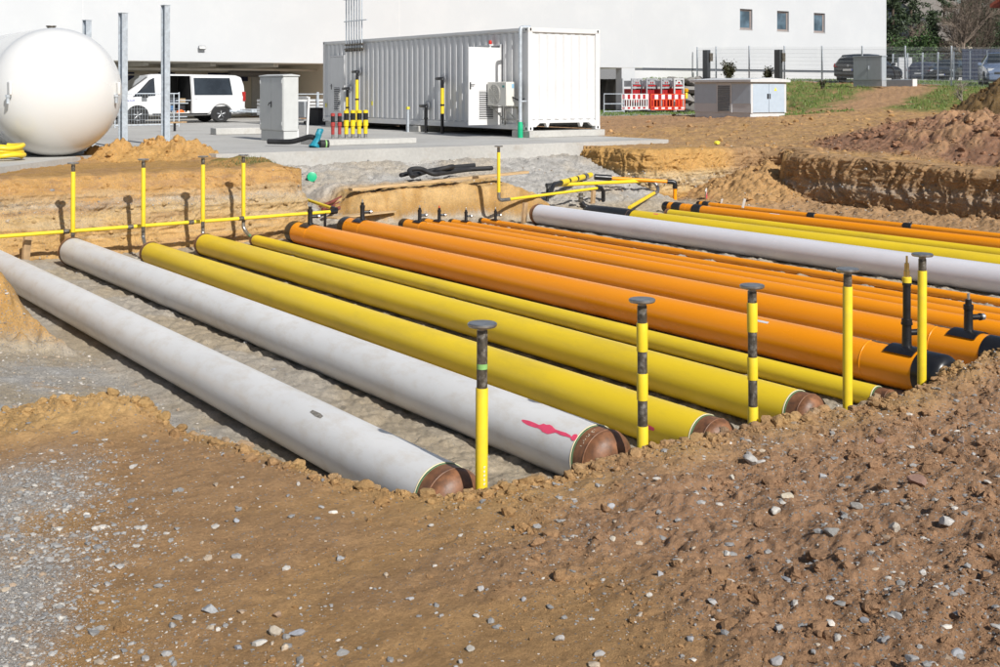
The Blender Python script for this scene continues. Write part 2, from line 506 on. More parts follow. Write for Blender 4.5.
    yardm = sm(42.0, 42.6, w + 0.3 * n_md) * (1 - sm(46.0, 46.8, v)) * sm(33, 35, v + n_md)
    rcol = mx(rcol, ASPH * 1.05, yardm)
    ocol = np.where((v > 20.6)[..., None], rcol, mx(ocol, rcol, sm(18.5, 20.5, v)))
    far_col = mx(pcol, ocol, outm)
    c = mx(fcol, far_col, sm(-0.02, 0.12, w - wc))
    far_peb = lerp(peb_p, np.where(v > 20.6, 0.12 * (1 - gr) * (1 - sm(49, 49.4, v)), 0.06), outm)
    peb = lerp(peb_f, far_peb, sm(-0.02, 0.12, w - wc))
    return z, np.concatenate([np.clip(c, 0, 1), np.clip(peb, 0, 1)[..., None]], axis=-1)


def tz(v, w):
    z, _ = terrain(np.array([float(v)]), np.array([float(w)]))
    return float(z[0])


def sheet(name, P, colr, mat, kind='structure'):
    """P: (rows, cols, 3) grid of points -> one mesh with a colour map"""
    R, C = P.shape[:2]
    me = bpy.data.meshes.new(name)
    me.vertices.add(R * C); me.vertices.foreach_set('co', P.reshape(-1).astype(np.float32))
    i = np.arange(R * C, dtype=np.int32).reshape(R, C)
    q = np.stack([i[:-1, :-1], i[:-1, 1:], i[1:, 1:], i[1:, :-1]], axis=-1).reshape(-1)
    nf = (R - 1) * (C - 1)
    me.loops.add(nf * 4); me.polygons.add(nf)
    me.loops.foreach_set('vertex_index', q)
    me.polygons.foreach_set('loop_start', np.arange(nf, dtype=np.int32) * 4)
    me.polygons.foreach_set('loop_total', np.full(nf, 4, dtype=np.int32))
    me.polygons.foreach_set('use_smooth', np.ones(nf, dtype=bool))
    a = me.color_attributes.new('col', 'FLOAT_COLOR', 'POINT')
    a.data.foreach_set('color', colr.reshape(-1).astype(np.float32))
    me.update(); me.validate()
    me.materials.append(mat)
    o = bpy.data.objects.new(name, me); COL.objects.link(o)
    if kind: o['kind'] = kind
    return o


EARTH = earth_mat('earth')

kk = np.concatenate([np.linspace(-2.2, -0.75, 40, endpoint=False), np.linspace(-0.75, -0.46, 40, endpoint=False), np.linspace(-0.46, 0.46, 900), np.linspace(0.47, 0.8, 45), np.linspace(.83, 2.2, 35)])
DD = np.concatenate([np.arange(0.9, 2.4, 0.06), np.arange(2.4, 4.0, 0.03), np.arange(4.0, 9.0, 0.011), np.arange(9.0, 17.0, 0.025),
                     np.arange(17.0, 29.0, 0.03), np.arange(29.0, 50.0, 0.12), np.arange(50, 80, 0.6), np.geomspace(80, 420, 30)])
Kg, Dg = np.meshgrid(kk, DD)
VV = Dg * (SN + CS * Kg); WW = Dg * (CS - SN * Kg)
Zg, Cg = terrain(VV, WW)
far_t = sm(80, 120, Dg)
Zg = lerp(Zg, 0.6 + 0.02 * (Dg - 80) * far_t, far_t)
ground = sheet('ground', np.stack([VV, WW, Zg], axis=-1), Cg, EARTH)
del Kg, Dg, VV, WW, Zg, Cg

# earth behind and around the viewer, so light and side views have ground everywhere
gm = MB()
gm.box(-90, 90, -90, 1.2, -3.4, -2.75)
gp = gm.build('ground', M('outer_soil', (0.32, 0.2, 0.1), 0.95, var=0.25, scale=0.6, bmp=0.4, bscale=9), smooth=None)
gp['kind'] = 'structure'


# ------------------------------------------------------------------ cut earth faces
FACES = []


def earth_face(name, path, z0, z1, lean, step, rows, colf, amp=0.05, seed=31, back=0.55, ztop=None, strata=0.03, vert=0.0):
    """path: list of (x, y) along the foot; the outside (earth) is on the left of the path direction"""
    P = [Vector((a, b)) for a, b in path]
    L = [0.0]
    for a, b in zip(P[:-1], P[1:]): L.append(L[-1] + (b - a).length)
    s = np.arange(0, L[-1], step)
    xs = np.interp(s, L, [p.x for p in P]); ys = np.interp(s, L, [p.y for p in P])
    ker = np.ones(9) / 9
    def smo(a):
        p = np.concatenate([np.full(4, a[0]), a, np.full(4, a[-1])]); return np.convolve(p, ker, 'valid')
    xs, ys = smo(xs), smo(ys)
    tx, ty = np.gradient(xs), np.gradient(ys); ln = np.hypot(tx, ty) + 1e-9
    nx, ny = -ty / ln, tx / ln          # into the earth
    nx, ny = smo(nx), smo(ny)
    h = np.linspace(0, 1, rows)
    S, H = np.meshgrid(s, h)
    top = np.interp(s, L, ztop) if ztop is not None else np.full_like(s, z1)
    ragged = 0.035 * fbm(s, s * 0, 1.3, 3, seed + 4)
    zz = z0 + (top[None, :] + ragged[None, :] - z0) * H
    zk = zz - z0
    Sw = S + 0.35 * fbm(S, zk, 1.3, 2, seed + 15)
    off = lean * (0.45 * H + 0.55 * H ** 3) + strata * fbm(Sw * 0.45, zk * 4.2, 1.0, 3, seed + 11) + vert * billow(Sw * 3.2, zk * 0.8, 1.0, 3, seed + 12) + amp * (1.1 * fbm(S, zk, 0.9, 2, seed) + 0.7 * billow(Sw, zk, 2.4, 3, seed + 1) + 0.36 * billow(Sw, zk, 8, 3, seed + 2) + 0.28 * fbm(Sw, zk, 19, 3, seed + 3)) * sm(0, 0.08, H) \
        + 0.05 * sm(0.93, 1.0, H)
    gx = xs[None, :] + nx[None, :] * off; gy = ys[None, :] + ny[None, :] * off
    # the lip: the sheet folds back over the ground
    nb = 16
    tb = (np.arange(1, nb + 1) / nb)[:, None]
    lx = gx[-1][None, :] + nx[None, :] * back * tb; ly = gy[-1][None, :] + ny[None, :] * back * tb
    lz = zz[-1][None, :] + (0.03 * np.sin(tb * PI) - 0.05 * tb ** 3) + 0.02 * fbm(lx, ly, 3, 3, seed + 8) * (1 - tb) + tb * 0
    P3 = np.concatenate([np.stack([gx, gy, zz], -1), np.stack([lx, ly, lz], -1)], 0)
    cl = colf(S, zz, gx, gy)
    FACES.append((P3[:rows + 6], cl, -nx, -ny))
    lipc = np.repeat(cl[-1][None], nb, 0)
    return sheet(name, P3, np.concatenate([cl, lipc], 0), EARTH)


def col_left(S, z, x, y):
    n = fbm(S, z * 2, 1.1, 3, 41); n2 = fbm(S, z * 2.5, 4, 3, 42)
    zz = z + 0.05 * n
    def mx(c, col, t): return c + (np.asarray(col) - c) * np.asarray(t)[..., None]
    c = np.broadcast_to(lerp(OCHRE, BROWN, 0.25), S.shape + (3,)).copy()
    c = mx(c, OCHRE_L * 0.92, (1 - sm(-1.95, -1.72, zz)) * 0.72)
    c = mx(c, lerp(OCHRE_L, GRAV, 0.65), np.exp(-((zz + 1.83) / 0.06) ** 2) * (0.55 + 0.5 * n2))
    c = mx(c, lerp(OCHRE, OCHRE_L, 0.25), (1 - sm(-2.28, -2.1, zz - 0.16 * n)) * 0.9)
    c = mx(c, BROWN * .9, sm(0.1, 0.6, n2) * sm(-1.8, -1.6, zz) * 0.55)
    lay = fbm(S * .35, z * 5, 1.0, 3, 43)
    c = mx(c, lerp(OCHRE_L, SAND, .6), sm(.2, .6, lay) * .45 * (1 - sm(-1.7, -1.5, zz)))
    c = mx(c, BROWN, sm(.25, .6, -lay) * .5)
    a = 0.07 + 0.4 * np.exp(-((zz + 1.86) / 0.12) ** 2) + 0.12 * sm(-2.2, -1.9, zz) * (1 - sm(-1.8, -1.7, zz))
    return np.concatenate([np.clip(c, 0, 1), np.clip(a, 0, 1)[..., None]], -1)


def col_right(S, z, x, y):
    n = fbm(S, z * 2, 0.9, 3, 51); n2 = fbm(S, z * 2.5, 3.5, 3, 52)
    zz = z + 0.05 * n
    def mx(c, col, t): return c + (np.asarray(col) - c) * np.asarray(t)[..., None]
    blk = 1 - sm(21.2, 22.0, x + 0 * z) * 1.0
    blk = blk * sm(20.4, 20.9, y)
    base = mx(np.broadcast_to(lerp(TANPATH, BROWN, 0.25), S.shape + (3,)).copy(), BROWN * 0.85, sm(-0.2, 0.4, n2) * 0.6)
    base = mx(base, lerp(TANPATH, GRAV, 0.5), np.exp(-((zz + 2.15) / 0.16) ** 2) * (0.5 + 0.6 * n2))
    ob = mx(np.broadcast_to(OCHRE * 0.98, S.shape + (3,)).copy(), OCHRE_L, (1 - sm(-2.0, -1.85, zz)) * 0.85)
    ob = mx(ob, lerp(OCHRE_L, GRAV, 0.6), np.exp(-((zz + 2.15) / 0.14) ** 2) * (0.4 + 0.6 * n2))
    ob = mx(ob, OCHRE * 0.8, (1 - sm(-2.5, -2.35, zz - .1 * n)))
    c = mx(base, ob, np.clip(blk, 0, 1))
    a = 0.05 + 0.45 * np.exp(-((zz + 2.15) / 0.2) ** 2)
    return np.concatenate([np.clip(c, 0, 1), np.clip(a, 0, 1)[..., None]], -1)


earth_face('excavation_wall', [(9.75, 24.6), (9.85, 22.5), (9.82, 20.6), (9.75, 19.8), (9.5, 19.56), (7.5, 19.42), (5.0, 19.25), (3.0, 19.12), (1.0, 19.0), (-3, 18.7)][::-1],
           FLOOR - 0.06, -1.40, 0.38, 0.02, 90, col_left, 0.042, 31, strata=0.055, vert=0.012)
earth_face('excavation_wall', [(19.35, 25.4), (19.05, 23.0), (18.95, 22.0), (19.15, 21.25), (19.5, 21.0), (20.4, 20.95), (21.6, 20.8), (22.35, 20.5), (22.5, 19.8), (22.1, 19.15), (21.2, 18.8),
                               (20.98, 18.0), (21.0, 14.0), (20.95, 9.0), (21.0, 2.0)],
           FLOOR - 0.05, -1.44, 0.14, 0.026, 76, col_right, 0.06, 61, back=0.6, strata=0.03, vert=0.055,
           ztop=[-1.44] * 11 + [-1.45, -1.56, -1.62, -1.66])
# ------------------------------------------------------------------ materials of the pipe field
WHITE_PIPE = M('white_pipe_coating', (0.74, 0.725, 0.70), 0.38, var=0.05, scale=2.0, dirt=(0.50, 0.39, 0.25), dirt_amt=0.36, dscale=8.5, stretch=(1, 0.45, 1), bmp=0.05, bscale=30)
WHITE_PIPE_SKYTINT = M('sky_tinted_pipe_coating', (0.75, 0.745, 0.78), 0.3, var=0.04, scale=1.6, dirt=(0.55, 0.5, 0.45), dirt_amt=0.2, dscale=5, stretch=(1, 0.4, 1))  # white coating tinted bluish: the sky's reflection is put into the colour
YELLOW_PIPE = M('yellow_pipe_coating', (0.88, 0.62, 0.022), 0.40, var=0.06, scale=1.7, dirt=(0.52, 0.37, 0.06), dirt_amt=0.35, dscale=4, stretch=(1, 0.3, 1), bmp=0.06, bscale=30)
ORANGE_PIPE = M('orange_pipe_plastic', (1.0, 0.335, 0.003), 0.3, var=0.05, scale=1.5, dirt=(0.75, 0.34, 0.10), dirt_amt=0.12, dscale=3, stretch=(1, 0.2, 1))
RUST = M('rusty_steel_cap', (0.22, 0.095, 0.042), 0.5, metal=0.0, var=0.5, scale=13, dirt=(0.075, 0.045, 0.03), dirt_amt=0.9, dscale=9, bmp=0.15, bscale=50)
GREEN_BAND = M('green_primer', (0.10, 0.19, 0.09), 0.5, var=0.2, scale=20)
CREAM = M('coating_edge', (0.74, 0.64, 0.42), 0.5, var=0.1)
BLACK_PL = M('black_plastic', (0.014, 0.014, 0.016), 0.32, var=0.2, scale=10)
BLACK_TAPE = M('black_wrap', (0.02, 0.02, 0.021), 0.45, var=0.3, scale=14, bmp=0.4, bscale=40)
RUBBER = M('black_rubber', (0.022, 0.022, 0.024), 0.7, var=0.25, scale=12)
STEEL = M('dull_steel', (0.42, 0.42, 0.41), 0.38, metal=0.85, var=0.25, scale=14, dirt=(0.16, 0.11, 0.07), dirt_amt=0.6, dscale=16)
DIRTY_STEEL = M('tarred_steel', (0.10, 0.085, 0.065), 0.5, metal=0.4, var=0.6, scale=22, dirt=(0.45, 0.43, 0.4), dirt_amt=0.7, dscale=26)
SILVER = M('silver_cap', (0.55, 0.56, 0.57), 0.3, metal=0.8, var=0.1)
POST_YEL = M('post_yellow', (0.86, 0.63, 0.03), 0.42, var=0.07, scale=7, dirt=(0.5, 0.38, 0.1), dirt_amt=0.3, dscale=9)
BRASS = M('brass', (0.55, 0.40, 0.16), 0.3, metal=0.9, var=0.1)
WOOD = M('sawn_wood', (0.52, 0.36, 0.19), 0.7, var=0.25, scale=5, stretch=(1, 9, 9), bmp=0.2, bscale=20)
WOODX = M('weathered_wood', (0.42, 0.28, 0.15), 0.75, var=0.3, scale=6, bmp=0.25, bscale=25)
RED_PAINT = M('red_spray_paint', (0.9, 0.085, 0.17), 0.5, var=0.15, scale=14)
CHALK = M('chalk', (0.75, 0.68, 0.52), 0.9, var=0.2)
LABELW = M('label_white', (0.72, 0.73, 0.74), 0.4, var=0.1)
GREEN_PAINT = M('green_spray_mark', (0.25, 0.5, 0.16), 0.5, var=0.2)


def pipe_patch(mb, v, zc, r, pts, mi=0, lift=0.0012):
    """a painted patch hugging a pipe: pts = outline of (along, angle from vertical towards -x in degrees), fan from its centre"""
    n = len(pts)
    cu = sum(p[0] for p in pts) / n; ca = sum(p[1] for p in pts) / n
    rings = 6
    vs = []; fs = []
    def P(u, a):
        t = math.radians(a)
        return (-(r + lift) * math.sin(t), u, (r + lift) * math.cos(t))
    vs.append(P(cu, ca))
    for k in range(1, rings + 1):
        for (u, a) in pts:
            vs.append(P(cu + (u - cu) * k / rings, ca + (a - ca) * k / rings))
    for i in range(n): fs.append((0, 1 + i, 1 + (i + 1) % n))
    for k in range(rings - 1):
        for i in range(n):
            j = (i + 1) % n
            fs.append((1 + k * n + i, 1 + (k + 1) * n + i, 1 + (k + 1) * n + j, 1 + k * n + j))
    mb.add(vs, fs, mi)


def blob(cu, ca, du, da, n=20, jag=0.25, seed=0):
    r = random.Random(seed)
    return [(cu + du * math.cos(2 * PI * i / n) * (1 - jag * r.random()), ca + da * math.sin(2 * PI * i / n) * (1 - jag * r.random())) for i in range(n)]


# (kind, label, x, radius, near end, far end)
def steel_pipe(label, v, r, w0, w1, mat, group, near_cap=True):
    zc = -2.635 + r
    root = thing('gas_pipe', label, 'pipe', (v, 0, zc), 0, group)
    b = MB()
    n = 60
    b.lathe((0, w0, 0), (0, 1, 0), [((w1 - w0) * i / n, r) for i in range(n + 1)], 56)
    b.build('pipe_body', mat, root)
    for end, sgn in ((w0, -1), (w1, 1)):
        if sgn < 0 and not near_cap: continue
        ring = MB()
        ring.lathe((0, end, 0), (0, sgn, 0), [(-0.004, r + 0.0015), (0.003, r + 0.0015), (0.005, r - 0.002)], 56, caps=False)
        ring.build('coating_edge', CREAM, root)
        g = MB()
        g.lathe((0, end, 0), (0, sgn, 0), [(0.002, r - 0.002), (0.017, r - 0.003), (0.018, r - 0.006)], 56, caps=False)
        g.build('primer_band', GREEN_BAND, root)
        c = MB()
        rs = r - 0.006 if sgn < 0 else r + 0.006
        e_ = 0.115 if sgn < 0 else 0.062
        prof = [(0.0, rs), (e_, rs), (e_ + .002, rs + 0.003), (e_ + .010, rs + 0.0035), (e_ + .012, rs)]
        dl = 0.58 * rs
        for i in range(1, 13):
            t = i / 12 * PI / 2
            prof.append((e_ + .012 + dl * math.sin(t), max(rs * math.cos(t) ** 0.85 if i < 12 else 0.0, 0.0)))
        c.lathe((0, end, 0), (0, sgn, 0), prof, 48, caps=False)
        c.build('end_cap', RUST, root)
    return root, zc


WP = 'white coated steel gas pipes lying in the pit'
YP = 'yellow coated steel gas pipes lying in the pit'
OP = 'orange plastic gas pipes lying in the pit'
p1, z1 = steel_pipe('white gas pipe at the pit edge beside the gravel ramp, dark scuff near its cap', 3.83, 0.203, 6.05, 18.35, WHITE_PIPE, WP)
p2, z2 = steel_pipe('white gas pipe with pink paint mark, lying next to the yellow pipes', 5.08, 0.205, 6.14, 18.35, WHITE_PIPE, WP)
p3, z3 = steel_pipe('thick yellow gas pipe lying directly next to the white pipe with pink paint', 6.07, 0.167, 6.1, 17.75, YELLOW_PIPE, YP)
p4, z4 = steel_pipe('thick yellow gas pipe between another thick and a thin yellow pipe', 7.13, 0.168, 6.18, 18.3, YELLOW_PIPE, YP)
p5, z5 = steel_pipe('thin yellow gas pipe lying against the first big orange pipe', 8.25, 0.092, 6.30, 18.9, YELLOW_PIPE, YP)
p6, z6 = steel_pipe('white gas pipe beyond the orange pipes, lying alone beside a gravel strip', 14.15, 0.192, 3.4, 18.75, WHITE_PIPE_SKYTINT, WP)
p7, z7 = steel_pipe('thick yellow gas pipe with a black wrapped end, beyond the far white pipe', 15.3, 0.166, 3.2, 17.3, YELLOW_PIPE, YP)
p8, z8 = steel_pipe('thin yellow gas pipe between the far thick yellow and far orange pipe', 17.0, 0.09, 3.2, 18.1, YELLOW_PIPE, YP)

# scuffs, paint and chalk
m = MB(); pipe_patch(m, 0, 0, 0.203, [(7.62, 24), (7.62, 31), (7.52, 34), (7.44, 33), (7.44, 26), (7.5, 23)]); m.build('scuff_mark', M('dark_scuff', (0.22, 0.2, 0.17), 0.7, var=0.5, scale=40), p1)
m = MB()
pipe_patch(m, 0, 0, 0.205, blob(6.62, 52, 0.12, 5.2, seed=3, jag=.2)); pipe_patch(m, 0, 0, 0.205, blob(6.45, 50, 0.12, 9.5, seed=4, jag=.3), lift=0.0018)
pipe_patch(m, 0, 0, 0.205, blob(6.30, 48, 0.15, 4.2, seed=5, jag=.35), lift=0.0024); pipe_patch(m, 0, 0, 0.205, blob(6.16, 47, 0.03, 7.5, seed=6, jag=.15), lift=0.0032)
m.build('paint_mark', RED_PAINT, p2)
m = MB()
for (u, a, du, da) in [(6.075, 14, 0.012, .6), (6.075, 20, .003, 3), (6.065, 23, .010, .5), (6.055, 21, .003, 2.5), (6.070, 30, .012, .5), (6.060, 33, .003, 3), (6.073, 36, .009, .5),
                       (6.065, 42, .003, 2.5), (6.072, 46, .010, .5), (6.060, 50, .003, 2), (6.070, 57, .012, .6)]:
    pipe_patch(m, 0, 0, 0.1995, blob(u, a, du, da, n=8, jag=.1), lift=0.002)
m.build('lettering', CHALK, p2)
m = MB(); pipe_patch(m, 0, 0, 0.167, blob(6.5, 88, 0.06, 7, seed=8, jag=.4)); m.build('paint_mark', RED_PAINT, p3)
m = MB(); pipe_patch(m, 0, 0, 0.166, blob(16.6, 25, 0.08, 6, seed=9)); m.build('paint_mark', RED_PAINT, p7)
m = MB(); m.lathe((0, 17.25, 0), (0, 1, 0), [(0, 0.172), (0.3, 0.175), (0.8, 0.172), (1.35, 0.165), (1.5, 0.1), (1.52, 0.06)], 32, caps=False)
m.build('end_wrap', BLACK_TAPE, p7)


def tapping_tee(parent, w, r, zc_rel=0, tall=False, tip=None, side=1, scale=1.0):
    """black saddle strapped on a plastic pipe with a stem and a side outlet"""
    hl = 0.145 * scale
    n = 14; vs = []; fs = []
    for j, (u, lift) in enumerate([(-hl, 0.004), (-hl, 0.016), (hl, 0.016), (hl, 0.004)]):
        for i in range(n + 1):
            a = math.radians(-42 + 84 * i / n)
            vs.append(((r + lift) * math.sin(a), w + u, (r + lift) * math.cos(a)))
    for j in range(3):
        for i in range(n):
            fs.append((j * (n + 1) + i, j * (n + 1) + i + 1, (j + 1) * (n + 1) + i + 1, (j + 1) * (n + 1) + i))
    s = MB(); s.add(vs, fs); sad = s.build('tapping_saddle', BLACK_PL, parent)
    st = MB()
    h = 0.2 * scale
    st.lathe((0, w, r), (0, 0, 1), [(0, 0.05 * scale), (0.03, 0.042 * scale), (h, 0.040 * scale), (h + 0.004, 0.046 * scale), (h + 0.05 * scale, 0.046 * scale), (h + 0.055 * scale, 0.030 * scale), (h + 0.10 * scale, 0.030 * scale)], 18)
    st.build('tee_stem', BLACK_PL, sad)
    o = MB(); zz = r + 0.13 * scale
    o.lathe((0, w, zz), (0.9 * side, -0.35, 0), [(0.03, 0.028 * scale), (0.11 * scale, 0.028 * scale), (0.115 * scale, 0.035 * scale), (0.135 * scale, 0.035 * scale)], 16)
    o.build('tee_outlet', BLACK_PL, sad)
    o = MB(); o.lathe((0, w, zz), (0.9 * side, -0.35, 0), [(0.133 * scale, 0.032 * scale), (0.165 * scale, 0.031 * scale), (0.18 * scale, 0.018 * scale)], 16)
    o.build('outlet_plug', SILVER, sad)
    top = r + h + 0.10 * scale
    if tall:
        t = MB(); t.lathe((0, w, r + h), (0, 0, 1), [(0, 0.050), (0.02, 0.050), (0.03, 0.034), (0.34, 0.034), (0.345, 0.039), (0.37, 0.039)], 18)
        t.build('extension_tube', BLACK_PL, sad)
        t = MB(); t.lathe((0, w, r + h + 0.37), (0, 0, 1), [(0, 0.040), (0.045, 0.040), (0.05, 0.034)], 18); t.build('marker_ring', POST_YEL, sad)
        t = MB(); t.lathe((0, w, r + h + 0.415), (0, 0, 1), [(0, 0.026), (0.06, 0.026), (0.065, 0.021), (0.125, 0.020), (0.13, 0.010), (0.19, 0.009)], 14); t.build('brass_tip', BRASS, sad)
    else:
        t = MB(); t.lathe((0, w, top), (0, 0, 1), [(0, 0.014 * scale), (0.05 * scale, 0.014 * scale), (0.055 * scale, 0.008)], 12)
        t.build('tee_tip', tip or SILVER, sad)
    return sad


RED_TIP = M('red_plastic', (0.6, 0.03, 0.02), 0.4, var=0.1)


def plastic_pipe(label, v, r, w0, w1, far_tee=True, near_tee=None, tip=None, capl=0.16):
    zc = -2.635 + r
    root = thing('gas_pipe', label, 'pipe', (v, 0, zc), 0, OP)
    b = MB(); n = 60
    b.lathe((0, w0, 0), (0, 1, 0), [((w1 - w0) * i / n, r) for i in range(n + 1)], 56)
    b.build('pipe_body', ORANGE_PIPE, root)
    for end, sgn in ((w0, -1), (w1, 1)):
        c = MB(); rs = r * 1.02
        prof = [(-0.01, r + 0.001), (-0.01, rs), (capl * 0.7, rs)]
        for i in range(1, 8):
            t = i / 7 * PI / 2
            prof.append((capl * 0.7 + capl * 0.35 * math.sin(t), rs - capl * 0.30 * (1 - math.cos(t))))
        prof.append((capl * 1.05, 0))
        c.lathe((0, end, 0), (0, sgn, 0), prof, 48, caps=False)
        c.build('end_cap', BLACK_PL, root)
        s = MB(); s.lathe((0, end - sgn * 0.55, 0), (0, 1, 0), [(-0.007, r), (-0.004, r + 0.003), (0.004, r + 0.003), (0.007, r)], 56, caps=False)
        s.build('weld_seam', ORANGE_PIPE, root)
    if far_tee: tapping_tee(root, w1 - 0.42, r, scale=min(1.0, 0.55 + r * 2.4), tip=tip)
    if near_tee: tapping_tee(root, near_tee[0], r, tall=near_tee[1])
    return root


o1 = plastic_pipe('big orange gas pipe next to the thin yellow pipe, tall black tapping stem on it', 8.97, 0.186, 6.36, 18.75, near_tee=(6.54, True), capl=0.25)
o2 = plastic_pipe('second big orange gas pipe, next to the one with tall black stem', 10.05, 0.185, 6.42, 18.9, near_tee=(6.65, False), capl=0.25)
o3 = plastic_pipe('medium orange gas pipe beside the second big orange pipe', 11.4, 0.115, 4.6, 19.2, capl=0.2)
o4 = plastic_pipe('medium orange gas pipe whose far tapping stem has a red tip', 11.95, 0.095, 4.4, 19.4, tip=RED_TIP, capl=0.16)
o5 = plastic_pipe('thin orange gas pipe between a medium and the thinnest orange pipe', 12.55, 0.07, 4.2, 19.4, capl=0.13)
o6 = plastic_pipe('thinnest orange gas pipe of the middle bundle, along the gravel strip before the white pipe', 13.27, 0.057, 4.0, 19.45, capl=0.11)
o7 = plastic_pipe('medium orange gas pipe with black wrapped joints, nearest the earth wall but one', 17.8, 0.112, 3.5, 18.95, far_tee=False, capl=0.18)
o8 = plastic_pipe('thin orange gas pipe farthest from the viewer, along the foot of the earth wall', 19.25, 0.06, 3.5, 19.5, far_tee=False, capl=0.1)
m = MB(); pipe_patch(m, 0, 0, 0.186, [(8.22, 22), (8.22, 31), (8.07, 31), (8.07, 22)]); m.build('label_sticker', LABELW, o1)
for (pp, r, ws, ln) in ((o7, 0.112, (18.55, 17.95), 0.26), (o8, 0.06, (19.2, 16.2, 13.9), 0.2)):
    for w in ws:
        m = MB(); m.lathe((0, w, 0), (0, 1, 0), [(0, r + .002), (0.01, r + 0.012), (ln - 0.01, r + 0.012), (ln, r + .002)], 28, caps=False)
        m.build('joint_wrap', BLACK_TAPE, pp)
m = MB(); pipe_patch(m, 0, 0, 0.112, [(16.1, 8), (16.1, 20), (15.85, 20), (15.85, 8)]); m.build('label_sticker', LABELW, o7)


# ------------------------------------------------------------------ stand posts at the pipe ends
def post(label, v, w, ztop, zbot, bands, group, r=0.036, rcap=0.085, elbow=None, lean=0.0):
    """bands: list of (depth below the top, kind) ; kind 's' bare steel, 'y' yellow sleeve"""
    root = thing('stand_post', label, 'post', (v, w, zbot), 0, group)
    H = ztop - zbot
    c = MB()
    c.lathe((0, 0, H - 0.045), (0, 0, 1), [(0, r * 0.75), (0.018, r * 0.8), (0.022, rcap * 0.93), (0.03, rcap), (0.04, rcap), (0.045, rcap * 0.93)], 28)
    c.build('flange_cap', STEEL, root)
    ds = [b[0] for b in bands] + [H]
    for i, (d, kd) in enumerate(bands):
        m = MB()
        rr = r if kd == 'y' else r * 0.86
        t0, t1 = H - ds[i + 1], H - d
        m.lathe((0, 0, t0), (0, 0, 1), [(0, rr * .97), (0.004, rr), (t1 - t0 - 0.004, rr), (t1 - t0, rr * .97)], 22)
        m.build('yellow_sleeve' if kd == 'y' else 'bare_tube', POST_YEL if kd == 'y' else DIRTY_STEEL, root)
    if elbow:
        ex, ey, ez = elbow
        m = MB(); m.tube(smooth_path([(0, 0, 0.03), (0, 0, -.04), (ex * .12, ey * .12 - .02, -.10), (ex * .4, ey * .4, lerp(-.11, ez, .4))], 6), r * 0.9, 14); m.build('elbow', STEEL, root)
        m = MB(); m.tube([(ex * .4, ey * .4, lerp(-.11, ez, .4)), (ex, ey, ez)], r * .8, 14); m.build('green_link', GREEN_BAND, root)
    rl_ = random.Random(int(v * 1000)); root.rotation_euler = (rl_.uniform(-.008, .008), lean + rl_.uniform(-.006, .006), rl_.uniform(0, 3) if not elbow and H < 1.35 and not lean else 0)
    return root


FP = 'stand posts at the near pipe ends'; BP = 'stand posts along the far earth wall'
fp1 = post('yellow post with long grimy steel neck, between the two white pipe ends', 3.86, 5.68, -1.335, -2.62, [(0.045, 's'), (0.375, 'y')], FP, lean=0.006)
fp2 = post('banded yellow and steel post beside the rusty cap of the pink marked white pipe', 5.11, 5.69, -1.325, -2.62, [(0.045, 's'), (0.155, 'y'), (0.335, 's'), (0.475, 'y'), (0.645, 's'), (0.81, 'y')], FP)
fp3 = post('banded yellow and steel post in front of the thick yellow pipe ends', 6.16, 5.73, -1.34, -2.65, [(0.045, 's'), (0.125, 'y'), (0.325, 's'), (0.50, 'y'), (0.655, 's'), (0.84, 'y')], FP)
fp4 = post('plain yellow post with short steel neck, over the second thick yellow pipe end', 7.22, 5.78, -1.326, -2.62, [(0.045, 's'), (0.135, 'y')], FP)
fp5 = post('plain yellow post standing right beside the tall black tapping stem', 8.34, 5.94, -1.32, -2.62, [(0.045, 's'), (0.14, 'y')], FP)
m = MB()
for i in range(5):
    [m.box(-0.010 + .003 * q, -0.003 + .004 * q + .002 * ((i + q) % 2), -0.0372, -0.0345, 0.36 + i * 0.024 + .008 * q, 0.364 + i * 0.024 + .008 * q) for q in range(2)]; m.box(-.010, -.007, -.0372, -.0345, .36 + i * .024, .372 + i * .024)
m.build('lettering', LABELW, fp1)
m = MB(); m.lathe((0, 0, 1.02), (0, 0, 1), [(0, 0.0318), (0.03, 0.0318)], 20, caps=False); m.build('paint_mark', GREEN_PAINT, fp1)

bp = [(5.13, 18.58, -1.10, 'yellow post behind the far end of the white pipe with pink mark'),
      (6.2, 18.55, -1.08, 'yellow post at the far end of the first thick yellow pipe, earth wall behind'),
      (7.2, 18.62, -1.07, 'yellow post at the far end of the second thick yellow pipe, earth wall behind'),
      (8.06, 19.0, -1.09, 'yellow post at the far end of the thin yellow pipe, near the wall corner')]
for (v, w, zt, lb) in bp:
    post(lb, v, w, zt, -2.27, [(0.045, 's'), (0.14, 'y'), (1.06, 's')], BP, r=0.034, elbow={5.13: (-.05, -.12, -.17), 6.2: (-.13, -.62, -.19), 7.2: (-.07, -.16, -.19), 8.06: (.19, -.02, -.26)}[v])
cpost = post('yellow post before the plank topped berm, joined to a level yellow pipe', 13.55, 19.32, -1.10, -2.14, [(0.045, 's'), (0.13, 'y'), (0.98, 's')], BP, r=0.034)


# ------------------------------------------------------------------ small gas lines
def line_thing(name, label, cat, pts, r, mat, extras=(), group=None, seg=12):
    base = Vector(pts[0])
    root = thing(name, label, cat, tuple(base), 0, group)
    m = MB(); m.tube([Vector(p) - base for p in pts], r, seg); m.build('tube', mat, root)
    for (nm, ep, er, em) in extras:
        m = MB(); m.tube([Vector(p) - base for p in ep], er, seg); m.build(nm, em, root)
    return root


